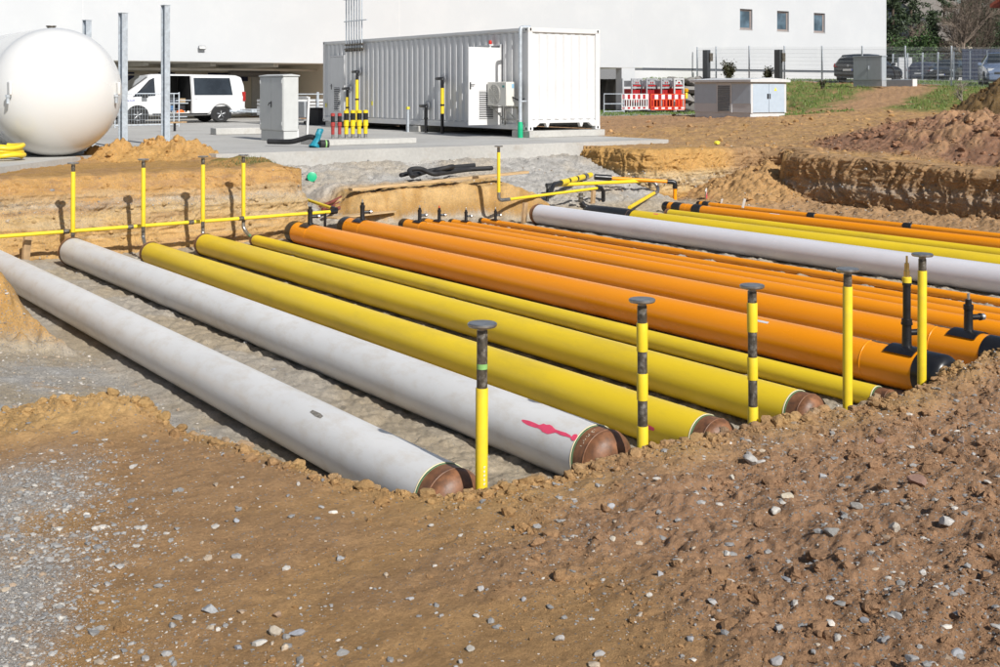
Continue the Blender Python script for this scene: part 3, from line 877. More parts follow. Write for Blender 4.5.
zh = -2.16
hy = lambda v: 18.72 + 0.075 * (v - 5)
coup = []
for v in (5.02, 6.03, 7.05, 7.95):
    coup.append(('coupling', [(v, hy(v), zh), (v + 0.09, hy(v + .09), zh)], 0.037, DIRTY_STEEL))
coup.append(('coupling', [(9.72, hy(9.72), zh), (9.86, hy(9.86), zh)], 0.045, BLACK_PL))
coup.append(('support_leg', [(9.62, hy(9.6), zh), (9.62, hy(9.6), -2.55)], 0.025, BLACK_PL))
line_thing('header_pipe', 'long thin yellow header pipe running level before the earth wall', 'pipe', [(2.2, hy(2.2), zh), (9.8, hy(9.8), zh)], 0.03, POST_YEL, coup)
line_thing('feed_pipe', 'short thin yellow pipe slanting from the header end up to the gravel slope', 'pipe',
           [(9.86, 19.12, -2.13), (9.98, 21.2, -2.02)], 0.03, POST_YEL, [('coupling', [(9.86, 19.1, -2.13), (9.87, 19.28, -2.12)], 0.04, BLACK_PL)])
# level pipe from the centre post
e = arc((13.63, 19.32, -2.10), 0.08, PI, 1.5 * PI, 6)
line_thing('level_pipe', 'thin yellow pipe running level from the lone post to the valve group', 'pipe', [(13.8, 19.37, -2.18), (16.95, 20.3, -2.16)], 0.031, POST_YEL,
           [('elbow', [(13.55, 19.32, -2.02)] + e + [(13.85, 19.38, -2.18)], 0.036, STEEL), ('coupling', [(16.85, 20.27, -2.16), (17.0, 20.31, -2.16), (17.06, 20.3, -2.24), (17.06, 20.3, -2.5)], 0.045, BLACK_PL)])
# wooden stakes
for (v, w, zt, lb) in ((13.95, 18.98, -2.22, 'squared wooden stake under the level yellow pipe, beside the white pipe end'), (16.7, 20.2, -2.2, 'short wooden stake under the valve group end of the level pipe'),
                       (4.55, 18.9, -2.2, 'split wooden stake under the header pipe between the white pipes')):
    m = MB(); m.box(-0.055, 0.055, -0.03, 0.03, -0.6, 0)
    o = m.build('wooden_stake', WOODX, None, bevel=0.004, loc=(v, w, zt)); o.rotation_euler = (0.05, 0.06, 0.3)
    tag(o, lb, 'stake')
# insulated line with yellow sleeves
def sleeve(a, b, t0, t1, r, mat, nm):
    A, B = Vector(a), Vector(b)
    return (nm, [A.lerp(B, t0), A.lerp(B, t1)], r, mat)
a, b = (15.7, 20.3, -2.03), (18.1, 22.0, -2.02)
ex = [sleeve(a, b, t, t + 0.17, 0.066, POST_YEL, 'yellow_sleeve') for t in (0.16, 0.38, 0.60)] + [sleeve(a, b, 0.88, 1.0, 0.066, POST_YEL, 'yellow_sleeve'), sleeve(a, b, 0.80, 0.86, 0.075, STEEL, 'clamp'),
      ('bent_end', [(15.72, 20.3, -2.03), (15.5, 20.1, -2.04), (15.3, 19.95, -2.2)], 0.05, BLACK_TAPE)]
line_thing('insulated_pipe', 'black insulated gas line with yellow sleeves lying up the gravel slope', 'pipe', [a, b], 0.06, BLACK_TAPE, ex)
# U-bend
u = [(16.2, 20.9, -2.10), (18.75, 20.75, -2.11)]
ub = [(18.75, 20.75, -2.11), (18.9, 20.72, -2.13), (18.98, 20.68, -2.2), (18.98, 20.62, -2.3), (18.9, 20.55, -2.36), (18.75, 20.5, -2.38)]
line_thing('looped_pipe', 'dull yellow gas pipe with a steel return bend near the earth block', 'pipe', u, 0.042, YELLOW_PIPE,
           [('return_bend', smooth_path(ub, 5), 0.042, STEEL), ('lower_run', [(18.75, 20.5, -2.38), (16.6, 18.9, -2.46)], 0.042, YELLOW_PIPE),
            ('support_leg', [(15.95, 20.6, -2.08), (15.75, 20.6, -2.1), (15.72, 20.6, -2.55)], 0.04, BLACK_TAPE), ('joint', [(16.2, 20.9, -2.10), (15.95, 20.92, -2.1)], 0.05, BLACK_TAPE)])
line_thing('riser_pipe', 'thin orange plastic pipe with black elbow dropping beside the earth block', 'pipe', [(17.9, 21.1, -2.03), (19.1, 20.35, -2.12)], 0.042, ORANGE_PIPE,
           [('elbow', smooth_path([(19.05, 20.38, -2.12), (19.16, 20.31, -2.13), (19.2, 20.28, -2.17), (19.2, 20.28, -2.28)], 5), 0.056, BLACK_PL),
            ('drop_pipe', [(19.2, 20.28, -2.26), (19.2, 20.28, -2.58)], 0.044, ORANGE_PIPE), ('joint', [(17.6, 21.25, -2.0), (17.95, 21.07, -2.03)], 0.07, BLACK_PL)])
line_thing('valve', 'small black and steel valve group where the yellow lines meet', 'valve', [(16.1, 19.9, -2.2), (16.1, 19.9, -2.4)], 0.05, DIRTY_STEEL,
           [('flange', [(16.1, 19.9, -2.26), (16.1, 19.9, -2.29)], 0.09, STEEL), ('body', smooth_path([(16.1, 19.9, -2.4), (16.2, 19.85, -2.5), (16.45, 19.7, -2.56)], 4), 0.06, BLACK_PL)])

# planks on and behind the berm
def plank(label, a, b, wd, th):
    A, B = Vector(a), Vector(b); L = (B - A).length
    m = MB(); m.box(0, L, -wd / 2, wd / 2, -th / 2, th / 2)
    o = m.build('plank', WOOD, None, bevel=0.004, loc=a)
    d = (B - A).normalized(); o.rotation_euler = (0, -math.asin(d.z), math.atan2(d.y, d.x))
    return tag(o, label, 'plank')
plank('long pale plank lying along the top of the sandy berm', (10.7, 20.15, -1.885), (15.0, 20.35, -1.735), 0.15, 0.05)
plank('short wide board lying on the gravel behind the orange pipe caps', (10.0, 19.55, -2.33), (11.5, 20.0, -2.33), 0.28, 0.03)

# corrugated hoses on the berm
def hose(label, pts, r, mat, pitch=0.03, name='corrugated_hose', cat='hose'):
    P = smooth_path(pts, 14); rad = []
    # resample
    Ls = [0.0]
    for q, w_ in zip(P[:-1], P[1:]): Ls.append(Ls[-1] + (w_ - q).length)
    n = max(8, int(Ls[-1] / pitch * 2))
    ar = np.array([list(p) for p in P]); t = np.linspace(0, Ls[-1], n)
    R = np.stack([np.interp(t, Ls, ar[:, i]) for i in range(3)], 1)
    base = Vector(R[0])
    m = MB(); m.tube([Vector(p) - base for p in R], r, 10, rad=[r * (1.0 if i % 2 else 0.9) for i in range(n)])
    o = m.build(name, mat, None, smooth=60, loc=tuple(base))
    return tag(o, label, cat)
zb = -1.73
hose('thick black corrugated hose whose end curls up on the berm', [(12.55, 20.95, zb - .04), (12.6, 21.15, zb + .08), (12.85, 21.15, zb + .10), (13.05, 20.95, zb + .0), (13.4, 21.1, zb), (14.2, 21.4, zb + .02), (14.9, 21.5, zb + .02)], 0.052, RUBBER)
hose('thick black corrugated hose curled over behind the plank', [(12.6, 21.05, zb - .04), (12.9, 21.3, zb - .02), (13.3, 21.45, zb + .03), (13.72, 21.3, zb + .10), (13.5, 21.05, zb + .12), (13.25, 21.2, zb + .04), (13.8, 21.6, zb + .06), (14.6, 21.75, zb + .08)], 0.05, RUBBER)
hose('thick black corrugated hose lying straight along the berm', [(12.5, 21.35, zb - .03), (12.9, 21.5, zb), (13.6, 21.55, zb + .02), (14.7, 21.3, zb + .04)], 0.048, RUBBER)
RED_COND = M('red_brown_conduit', (0.20, 0.055, 0.04), 0.5, var=0.4, scale=10)
for i, (dy, dz, lb) in enumerate(((0, 0, 'lower'), (0.12, 0.05, 'middle'), (0.22, 0.11, 'upper'))):
    hose('ribbed red brown conduit, %s one of the small bundle behind the pipe caps' % lb, [(10.2, 20.2 + dy, -2.30 + dz), (10.45, 20.35 + dy, -2.28 + dz), (10.75, 20.45 + dy, -2.2 + dz), (11.0, 20.6 + dy, -2.1 + dz * .5)], 0.036, RED_COND, 0.025, 'conduit', 'conduit')
hose('thin black cable trailing from the red conduits up to the plank', [(10.9, 20.5, -2.08), (11.2, 20.35, -2.0), (11.45, 20.25, -1.9), (11.7, 20.3, -1.84)], 0.022, RUBBER, 0.05, 'cable', 'cable')
GREENCAP = M('green_plastic_cap', (0.01, 0.42, 0.20), 0.4, var=0.08)
root = thing('drain_pipe', 'bright green capped pipe end sticking out of the gravel slope', 'pipe', (11.05, 22.5, -1.80))
m = MB(); m.lathe((0, 0, 0), (-0.35, -0.93, 0.1), [(0.0, 0.085), (0.02, 0.1), (0.045, 0.1), (0.05, 0.085)], 26); m.build('cap', GREENCAP, root)
m = MB(); m.lathe((0, 0, 0), (0.35, 0.93, -0.1), [(-0.01, 0.08), (0.5, 0.08)], 20); m.build('tube', RUBBER, root)
# marker boards in the far right corner of the pit
STAKEW = M('white_painted_board', (0.66, 0.64, 0.6), 0.6, var=0.12, dirt=(0.4, 0.3, 0.2), dirt_amt=.5)
for (px, D, zt, lean, lb) in ((706, 27.3, -2.28, 0.75, 'white board with pink paint leaning on the orange pipe by the debris pile'), (745, 25.6, -2.33, -0.2, 'small white block standing between the far orange pipes'),
                              (722, 26.8, -2.45, 0.1, 'short white stub standing beside the leaning pink painted board')):
    v, w = vw(px, D)
    hgt = 0.42 if lean > .5 else 0.2
    m = MB(); m.box(-0.05, 0.05, -0.015, 0.015, -hgt, 0.0)
    root = thing('marker_board', lb, 'board', (v, w, zt)); root.rotation_euler = (0.2, -lean, 0.5)
    m.build('board', STAKEW, root, bevel=0.003)
    if lean > .5:
        m = MB(); m.box(-0.052, 0.052, -0.017, -0.0155, -0.3, -0.12); m.build('paint_mark', RED_PAINT, root)
# ------------------------------------------------------------------ concrete pad and yard
PADZ = -1.33
CONC = concrete_mat('pad_concrete', (0.455, 0.445, 0.42))
CONC2 = concrete_mat('light_concrete', (0.51, 0.50, 0.47))
m = MB()
pad = [(22.2, 23.7), (22.2, 41.0), (44.5, 44.5), (44.5, 60), (-30, 60), (-30, -14), (-8.6, 5.0), (4.96, 22.0), (7.4, 25.0), (9.0, 25.2), (9.45, 23.7)]
m.prism(pad, 'z', -1.74, PADZ)
o = m.build('pavement', CONC, smooth=None); o['kind'] = 'structure'
m = MB(); m.prism([(12.9, 25.6), (15.45, 25.6), (15.45, 26.9), (12.9, 26.9)], 'z', PADZ + 0.002, PADZ + 0.14)
tag(m.build('concrete_plinth', CONC2, bevel=0.012), 'low concrete plinth carrying the red and yellow capped pipes', 'plinth')
m = MB(); m.box(19.74, 22.46, 26.65, 27.5, PADZ + .002, -1.145)
tag(m.build('concrete_block', CONC2, bevel=0.01), 'flat concrete block under the bright end of the white container', 'block')
m = MB(); m.box(19.8, 22.4, 38.2, 39.2, PADZ + .002, -1.145)
tag(m.build('concrete_block', CONC2, bevel=0.01), 'flat concrete block under the far shaded end of the container', 'block')
m = MB(); m.box(22.25, 22.42, 27.6, 38.1, -1.7, -1.145)  # added to shut out the sunlit ground beyond and darken the gap underneath
tag(m.build('screening_strip', CONC2, bevel=0.01), 'added concrete strip that keeps the gap under the container dark', 'strip')
m = MB(); m.box(19.75, 22.2, 32.6, 33.4, PADZ + .002, -1.145)
tag(m.build('concrete_block', CONC2, bevel=0.01), 'flat concrete block under the middle of the container', 'block')
m = MB(); m.box(-0.85, 0.85, -0.3, 0.3, 0, 0.2)
v, w = vw(241, 36.0)
o = m.build('concrete_block', CONC2, bevel=0.02, loc=(v, w, PADZ)); o.rotation_euler = (0, 0, -0.1)
tag(o, 'long low concrete kerb block lying on the yard left of the grey cabinet', 'block')

# ------------------------------------------------------------------ white container
WPAINT = M('container_white', (0.70, 0.70, 0.70), 0.36, var=0.025, scale=1.6, dirt=(0.5, 0.45, 0.38), dirt_amt=0.18, dscale=2.2)
CFRAME = M('container_frame_white', (0.68, 0.68, 0.68), 0.4, var=0.04, dirt=(0.5, 0.42, 0.33), dirt_amt=0.25, dscale=3)
DARK = M('dark_gap', (0.02, 0.02, 0.02), 0.8)
CX0, CX1, CY0, CY1, CZ0, CZ1 = 19.80, 22.40, 26.80, 39.40, -1.14, 1.755
W_, L_, H_ = CX1 - CX0, CY1 - CY0, CZ1 - CZ0
ct = thing('container', 'long white corrugated technical container standing on concrete blocks', 'container', (CX0, CY0, CZ0))


def corrug(mb, a0, a1, z0, z1, off, n, depth, along, sgn, flat=0.36):
    """trapezoid corrugation between a0..a1 on axis along ('x' or 'y'); face plane at off, ribs go inwards by depth*sgn"""
    pitch = (a1 - a0) / n
    pr = []
    for i in range(n):
        b = a0 + i * pitch
        pr += [(b, 0), (b + pitch * 0.34, 0), (b + pitch * 0.5, 1), (b + pitch * 0.84, 1)]
    pr.append((a1, 0))
    # top and bottom transitions flat
    rows = [(z0, 1), (z0 + 0.03, 1), (z0 + 0.06, None), (z1 - 0.06, None), (z1 - 0.03, 1), (z1, 1)]
    vs = []; fs = []
    for (z, o) in rows:
        for (a, d) in pr:
            dd = (d if o is None else o) * depth * sgn
            vs.append((off + dd, a, z) if along == 'y' else (a, off + dd, z))
    nn = len(pr)
    for r in range(len(rows) - 1):
        for i in range(nn - 1):
            fs.append((r * nn + i, r * nn + i + 1, (r + 1) * nn + i + 1, (r + 1) * nn + i))
    mb.add(vs, fs)


rl = 0.12
m = MB(); corrug(m, 0.16, L_ - 0.16, 0.16, H_ - 0.10, 0.02, 38, 0.048, 'y', 1)
m.build('side_panel', WPAINT, ct, smooth=20, fixn=False)
m = MB(); corrug(m, 0.16, L_ - 0.16, 0.16, H_ - 0.10, W_ - 0.02, 44, 0.038, 'y', -1)
m.build('side_panel', WPAINT, ct, smooth=20, fixn=False)
m = MB(); corrug(m, 0.15, W_ - 0.15, 0.26, H_ - 0.13, 0.02, 8, 0.05, 'x', 1)
m.build('end_panel', WPAINT, ct, smooth=20, fixn=False)
m = MB(); corrug(m, 0.15, W_ - 0.15, 0.26, H_ - 0.13, L_ - 0.02, 8, 0.04, 'x', -1)
m.build('end_panel', WPAINT, ct, smooth=20, fixn=False)
m = MB(); m.box(0.05, W_ - 0.05, 0.05, L_ - 0.05, H_ - 0.05, H_ - 0.02); m.build('roof', WPAINT, ct)
m = MB()
for x in (0, W_ - 0.16):
    for y in (0, L_ - 0.16): m.box(x, x + 0.16, y, y + 0.16, 0.118, H_ - 0.118)
for y in (0.004, L_ - 0.124):
    m.box(0.162, W_ - 0.162, y, y + rl, H_ - 0.13, H_ - 0.005)
for x in (0.004, W_ - 0.104):
    m.box(x, x + 0.10, 0.182, L_ - 0.182, H_ - 0.10, H_ - 0.006)
    m.box(x, x + 0.10, 0.182, L_ - 0.182, 0.02, 0.17)
# end rails at the bottom with the fork lift notches
for y in (0.004, L_ - 0.124):
    m.prism([(0.162, 0.27), (0.162, 0.10), (0.28, 0.10), (0.42, 0.205), (0.62, 0.205), (0.66, 0.09), (0.72, 0.09), (0.76, 0.205), (W_ - 0.76, 0.205), (W_ - 0.72, 0.09), (W_ - 0.66, 0.09),
             (W_ - 0.62, 0.205), (W_ - 0.42, 0.205), (W_ - 0.28, 0.10), (W_ - 0.162, 0.10), (W_ - 0.162, 0.27)], 'y', y, y + rl)
m.build('frame', CFRAME, ct, bevel=0.008)
for x in (-0.004, W_ - 0.174):
    for y in (-0.004, L_ - 0.174):
        for z in (0, H_ - 0.118):
            c = MB(); c.box(x, x + 0.178, y, y + 0.178, z, z + 0.118)
            k = c.build('corner_casting', CFRAME, ct, bevel=0.008)
            h = MB()
            yy = y - 0.001 if y < 1 else y + 0.179
            h.prism([(x + 0.089 + 0.03 * math.cos(a), z + 0.059 + 0.042 * math.sin(a)) for a in np.linspace(0, 2 * PI, 12, endpoint=False)], 'y', yy, yy + 0.003)
            xx = x - 0.002 if x < 1 else x + 0.177
            h.prism([(y + 0.089 + 0.03 * math.cos(a), z + 0.059 + 0.042 * math.sin(a)) for a in np.linspace(0, 2 * PI, 12, endpoint=False)], 'x', xx, xx + 0.003)
            h.build('lifting_hole', DARK, k)
m = MB(); m.box(0.12, W_ - 0.12, 0.2, L_ - 0.2, 0.14, 0.19); m.build('floor_pan', M('underside', (0.08, 0.08, 0.08), 0.8), ct)
GREYPAINT = M('light_grey_paint', (0.60, 0.61, 0.61), 0.42, var=0.05)
LOUVG = M('louver_grey', (0.50, 0.51, 0.52), 0.45, var=0.05)


def door_leaf(parent, loc, rz, wd, ht, mat, lx0, lx1, lz0, lz1, hx):
    """leaf in its own x-z plane, front towards -y"""
    m = MB(); m.box(0, wd, -0.02, 0.02, 0, ht)
    d = m.build('door', mat, parent, bevel=0.006); d.location = loc; d.rotation_euler = (0, 0, rz)
    g = MB()
    g.box(lx0 - .03, lx1 + .03, -0.03, -0.0205, lz0 - .03, lz1 + .03); fr = g.build('louver_frame', mat, d, bevel=0.003)
    lv = MB(); n = 13
    for i in range(n):
        z = lz0 + (lz1 - lz0) * (i + .5) / n
        lv.box(lx0, lx1, -0.062, -0.031, z - 0.006, z + 0.006, rot=Matrix.Rotation(0.6, 3, 'X'))
    lv.build('louver_slat', mat, fr)
    dk = MB(); dk.box(lx0, lx1, -0.0325, -0.0305, lz0, lz1); dk.build('louver_gap', M('louver_dark', (0.12, 0.12, 0.12), .8), fr)
    h = MB(); h.box(hx - .02, hx + .02, -0.032, -0.0205, ht * .46, ht * .46 + .2)
    h.cyl((hx, -.03, ht * .46 + .13), (hx, -.075, ht * .46 + .13), .010); h.tube([(hx, -.07, ht * .46 + .13), (hx + .12, -.072, ht * .46 + .128)], .011)
    h.build('door_handle', BLACK_PL, d, bevel=0.002)
    return d


# far closed door on the long side (frame, leaf, louver)
m = MB(); y0, y1 = 11.0, 12.0
m.box(-0.004, 0.05, y0 - .06, y0, 0.17, 2.32); m.box(-0.004, 0.05, y1, y1 + .06, 0.17, 2.32); m.box(-0.004, 0.05, y0 - .06, y1 + .06, 2.321, 2.38)
m.build('door_frame', CFRAME, ct, bevel=0.004)
door_leaf(ct, (0.014, y1, 0.18), -PI / 2, y1 - y0, 2.13, WPAINT, 0.30, 0.72, 0.22, 1.05, 0.08)
# near door: a dark panel painted as the unlit inside, and the leaf standing open at a right angle
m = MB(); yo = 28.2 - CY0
m.box(-0.003, 0.045, yo + 1.12, yo + 1.18, 0.17, 2.40); m.box(-0.003, 0.045, yo - .06, yo - 0.005, 0.17, 2.40); m.box(-0.003, 0.045, yo - .06, yo + 1.18, 2.401, 2.46)
m.build('door_frame', CFRAME, ct, bevel=0.004)
m = MB(); m.box(0.0, 0.012, yo, yo + 1.118, 0.172, 2.398); m.build('opening_shade_panel', M('inside_shade', (0.05, 0.05, 0.05), .8), ct)
door_leaf(ct, (-1.10, yo - 0.03, 0.14), 0, 1.10, 2.22, WPAINT, 0.36, 0.84, 0.18, 0.98, 0.06)
# yellow warning tags
TAGY = M('yellow_tag', (0.75, 0.65, 0.05), .5)
for yy, zz in ((0.36, 0.52), (8.9, 0.62), (12.32, 0.52)):
    m = MB(); m.box(-0.012, 0.004, yy, yy + 0.07, zz, zz + 0.14); m.build('warning_tag', TAGY, ct)
# alarm lamp
al = thing('alarm_lamp', 'small red alarm beacon high on the container side above the open door', 'lamp', (CX0 - 0.03, 28.55, 1.33))
m = MB(); m.lathe((-0.05, 0, 0.0), (0, 0, 1), [(0, .045), (.05, .05), (.10, .04), (.115, .015)], 16); m.build('beacon', RED_TIP, al)
m = MB(); m.box(-.10, 0.05, -.04, .04, -.05, -0.002); m.build('bracket', GREYPAINT, al, bevel=.004)
m = MB(); m.lathe((-.05, 0, -.16), (0, 0, 1), [(0, .035), (.04, .045), (.1, .03)], 14); m.build('horn', WPAINT, al)

# air conditioner
ac = thing('air_conditioner', 'cream outdoor air conditioning unit on a wall bracket beside the open container door', 'air conditioner', (19.30, 27.16, -0.45))
ACW = M('ac_cream', (0.66, 0.645, 0.59), 0.42, var=0.03)
m = MB(); m.box(0, 0.32, 0, 0.92, 0, 0.68); m.build('body', ACW, ac, bevel=0.018)
m = MB(); m.lathe((-0.003, 0.56, 0.33), (-1, 0, 0), [(0, .29), (.012, .285), (.012, .02), (.02, .02)], 36); m.build('fan_guard', M('ac_grille', (0.42, 0.41, 0.38), .5), ac)
m = MB()
for r in (0.07, 0.12, 0.17, 0.22, 0.27):
    m.tube([(-0.022, 0.56 + r * math.cos(a), 0.33 + r * math.sin(a)) for a in np.linspace(0, 2 * PI, 28)], 0.005, 5, caps=False)
for i in range(8): m.tube([(-.023, 0.56, .33), (-.023, 0.56 + .28 * math.cos(i * PI / 4), .33 + .28 * math.sin(i * PI / 4))], 0.005, 5)
m.build('fan_grille', ACW, ac)
m = MB(); m.box(-0.004, 0.0, 0.08, 0.19, 0.52, 0.58); m.build('logo_plate', M('ac_badge', (0.05, 0.28, 0.26), .4), ac)
m = MB(); m.box(0.19, 0.27, -0.004, 0.0, 0.5, 0.62); m.build('type_plate', M('ac_plate', (0.25, 0.45, 0.6), .4), ac)
m = MB(); m.tube(smooth_path([(0.22, 0.0, .25), (0.26, -.10, .2), (0.36, -.16, .16), (0.50, -.16, .2)], 6), .022, 8); m.build('pipe_bundle', BLACK_TAPE, ac)
m = MB()
for y in (0.14, 0.74):
    m.box(0.0, 0.5, y - .02, y + .02, -0.06, -0.02); m.tube([(0.06, y, -.05), (0.46, y, -.42)], .014, 6); m.box(0.465, 0.50, y - .02, y + .02, -.55, -.061)
m.box(0.47, 0.50, 0.0, 0.95, -.40, -.37)
m.build('bracket', STEEL, ac)

# downpipe at the near corner
GALV = M('galvanised_steel', (0.54, 0.59, 0.64), 0.45, metal=0.3, var=0.16, scale=9, dirt=(0.36, 0.37, 0.38), dirt_amt=.5, dscale=14)
dp = thing('downpipe', 'galvanised rain downpipe at the container corner with a green foot', 'pipe', (19.60, 26.9, PADZ))
m = MB(); m.cyl((0, 0, 0.42), (0, 0, 2.98), 0.048, seg=18); m.tube(smooth_path([(0, 0, 2.95), (0.02, -.0, 3.05), (.12, 0, 3.08), (.35, .0, 3.085)], 5), .05, 14)
m.cyl((0, 0, 1.0), (0, 0, 1.05), .053, seg=18); m.cyl((0, 0, 1.75), (0, 0, 1.8), .053, seg=18); m.box(0.0, .2, -.012, .012, 1.0, 1.04)
m.build('tube', GALV, dp)
m = MB(); m.lathe((0, 0, 0), (0, 0, 1), [(0, .075), (.36, .075), (.38, .068), (.42, .066), (.44, .05)], 20); m.build('green_foot', GREENCAP, dp)

# standing gas pipes at the long side
def wall_riser(label, w, ztop, band0, band1, zbase=PADZ, r=0.05):
    v = CX0 - 0.30
    root = thing('gas_riser', label, 'pipe', (v, w, zbase))
    H = ztop - zbase
    m = MB(); m.cyl((0, 0, 0), (0, 0, H - .12), r, seg=16)
    m.tube(smooth_path([(0, 0, H - .13), (0, 0, H - .03), (0.0, .06, H), (0, .22, H), (0.06, .42, H), (.30, .42, H)], 5), r * .95, 12)
    m.build('tube', BLACK_PL, root)
    m = MB(); m.lathe((0.30, .42, H), (-1, 0, 0), [(0.0, .15), (.02, .15), (.03, .13), (.03, .07)], 28, caps=False); m.build('wall_rosette', M('rosette_grey', (0.3, 0.31, 0.33), .45, metal=.3), root)
    if band1 > band0:
        m = MB(); m.cyl((0, 0, band0 - zbase), (0, 0, band1 - zbase), r + .006, seg=18); m.build('yellow_sleeve', POST_YEL, root)
    m = MB(); m.lathe((0, 0, H * .5), (0, 0, 1), [(0, r + .004), (.01, r + .018), (.05, r + .018), (.06, r + .004)], 18); m.build('collar', BLACK_PL, root)
    return root
wall_riser('tall black gas riser with yellow middle on the container side near the open door', 30.8, 0.35, -0.72, 0.06)
wall_riser('short black gas riser with an elbow into the container side wall', 31.75, -0.50, 0, 0)
wall_riser('tall yellow gas riser with black elbow, behind the yellow capped pipes', 36.25, 0.63, -1.1, 0.35)
wall_riser('shorter yellow gas riser beside the far container door', 36.95, 0.05, -1.1, -0.25)
m = MB(); m.box(-.03, .03, -.03, .03, 0, 0.72); m.box(-.045, .045, -.045, .045, 0.72, .8, mi=1)
tag(m.build('marker_rod', [GALV, TAGY], loc=(19.35, 32.6, PADZ)), 'thin steel rod with yellow tip standing by the container side', 'rod')

# vent stacks clamped to the container
vs = thing('vent_stack', 'bundle of thin steel vent tubes rising from the container above the far door', 'pipes', (CX0 - 0.12, 36.85, 1.3))
ww = [(-0.62 + 0.19 * i) for i in range(7)]
for i, w in enumerate(ww):
    m = MB(); m.cyl((0, w, 0.02), (0, w, 3.6), 0.022, seg=10); m.build('vent_tube', GALV, vs)
m = MB(); m.box(-.03, .05, -.72, .62, 0.10, 0.14); m.box(-.03, .05, -.72, .62, 0.26, 0.29)
for w in ww: m.cyl((0, w, 0.04), (0, w, 0.16), .045, seg=10); m.cyl((0, w, .24), (0, w, .31), .04, seg=10)
m.build('clamp_bar', DIRTY_STEEL, vs)
m = MB(); m.box(-.03, .02, -1.0, .66, 1.08, 1.11); m.build('clamp_bar', GALV, vs)
m = MB()
for i, w in enumerate(ww[1:]): m.cyl((-.01, w + .10, 1.85), (-.01, w + .10, 3.5), 0.055, seg=12)
m.box(-.03, .04, -.5, .75, 2.12, 2.17)
m.build('silencer', GALV, vs)

# capped pipe stubs on the plinth
REDP = M('stub_red', (0.36, 0.045, 0.04), .45, var=.15); STUBY = M('stub_yellow', (0.78, 0.58, 0.02), .4, var=.08)
xs = [332.8, 339.6, 346.2, 352.8, 359.2, 365.6]
names = ['red capped pipe stub at the left end of the concrete plinth', 'red capped pipe stub next to the yellow ones on the plinth', 'yellow capped pipe stub standing right beside the red ones',
         'second yellow pipe stub counted from the red ones', 'third yellow pipe stub counted from the red ones, before the tall yellow riser', 'yellow capped pipe stub at the end of the row']
for i, px in enumerate(xs):
    v = on_w(px, 26.3)
    r = thing('pipe_stub', names[i], 'pipe', (v, 26.3, PADZ + 0.142), 0, 'capped pipe stubs on the plinth')
    mt = REDP if i < 2 else STUBY
    h = 0.52 if i < 2 else 0.60
    rr = 0.042 if i < 2 else 0.05
    m = MB(); m.lathe((0, 0, 0), (0, 0, 1), [(0, rr * .9), (0.1, rr * .9)], 16); m.build('foot', STEEL, r)
    m = MB(); m.lathe((0, 0, .1), (0, 0, 1), [(0, rr), (0.18, rr), (.2, rr * 1.35), (h * .58 - .02, rr * 1.35), (h * .58, rr)], 18); m.build('sleeve', mt, r)
    m = MB(); m.lathe((0, 0, .1 + h * .58), (0, 0, 1), [(0, rr * 1.2), (h * .28, rr * 1.2), (h * .29, rr * .9)], 18); m.build('black_neck', BLACK_PL, r)
    m = MB(); m.lathe((0, 0, .1 + h * .86), (0, 0, 1), [(0, rr * .9), (.0, rr * 1.25), (.06, rr * 1.25), (.075, rr * .7), (.076, 0)], 18, caps=False); m.build('cap', mt, r)

# grey control cabinet
CAB = M('cabinet_grey', (0.53, 0.54, 0.53), .5, var=.04, bmp=.12, bscale=160)
cb = thing('cabinet', 'tall light grey double door electrical cabinet on the concrete yard', 'cabinet', (13.05, 28.2, PADZ))
cw, cl, ch = 0.42, 1.46, 1.68
m = MB(); m.box(0.02, cw - .02, .02, cl - .02, 0, .27); m.build('plinth', CAB, cb, bevel=.008)
m = MB(); m.box(0, cw, 0, cl, .274, ch); m.build('body', CAB, cb, bevel=.01)
m = MB(); m.prism([(-.03, ch + .001), (cw + .03, ch + .001), (cw + .03, ch + .03), (cw / 2, ch + .06), (-.03, ch + .03)], 'y', -.03, cl + .03); m.build('roof', CAB, cb, bevel=.006)
for (a, b2) in ((.03, cl / 2 - .006), (cl / 2 + .006, cl - .03)):
    m = MB(); m.box(-.018, -.001, a, b2, .30, ch - .03); d = m.build('door', CAB, cb, bevel=.004)
    for zz in (.42, ch - .18):
        yh = a + .02 if a < .1 else b2 - .05
        m = MB(); m.box(-.03, -.0185, yh, yh + .05, zz, zz + .09); m.build('hinge', GREYPAINT, d, bevel=.002)
m = MB(); m.box(-.032, -.019, cl / 2 - .05, cl / 2 - .01, .88, 1.04); m.cyl((-.03, cl / 2 - .03, 1.0), (-.08, cl / 2 - .03, 1.0), .014); m.tube([(-.075, cl / 2 - .03, 1.0), (-.08, cl / 2 + .03, .93)], .013)
m.build('handle', BLACK_PL, cb)
# white panel frame behind the cabinet
v, w = vw(302, 32.0)
fr = thing('switch_panel', 'white open frame with a grey meter box, behind the grey cabinet', 'panel', (v, w, PADZ), 0.15)
m = MB(); m.box(0, .06, -.25, -.2, 0, 1.15, rot=Matrix.Rotation(.08, 3, 'X')); m.box(0, .06, .25, .31, 0, 1.15, rot=Matrix.Rotation(-.05, 3, 'X')); m.box(0, .06, -.22, .26, 1.1, 1.16); m.box(0, .05, -.22, .26, .5, .55)
m.build('frame', WPAINT, fr, bevel=.006)
m = MB(); m.box(-.05, .1, -.18, .2, .6, 1.02); m.build('meter_box', M('meter_grey', (0.33, 0.35, 0.37), .5), fr, bevel=.01)
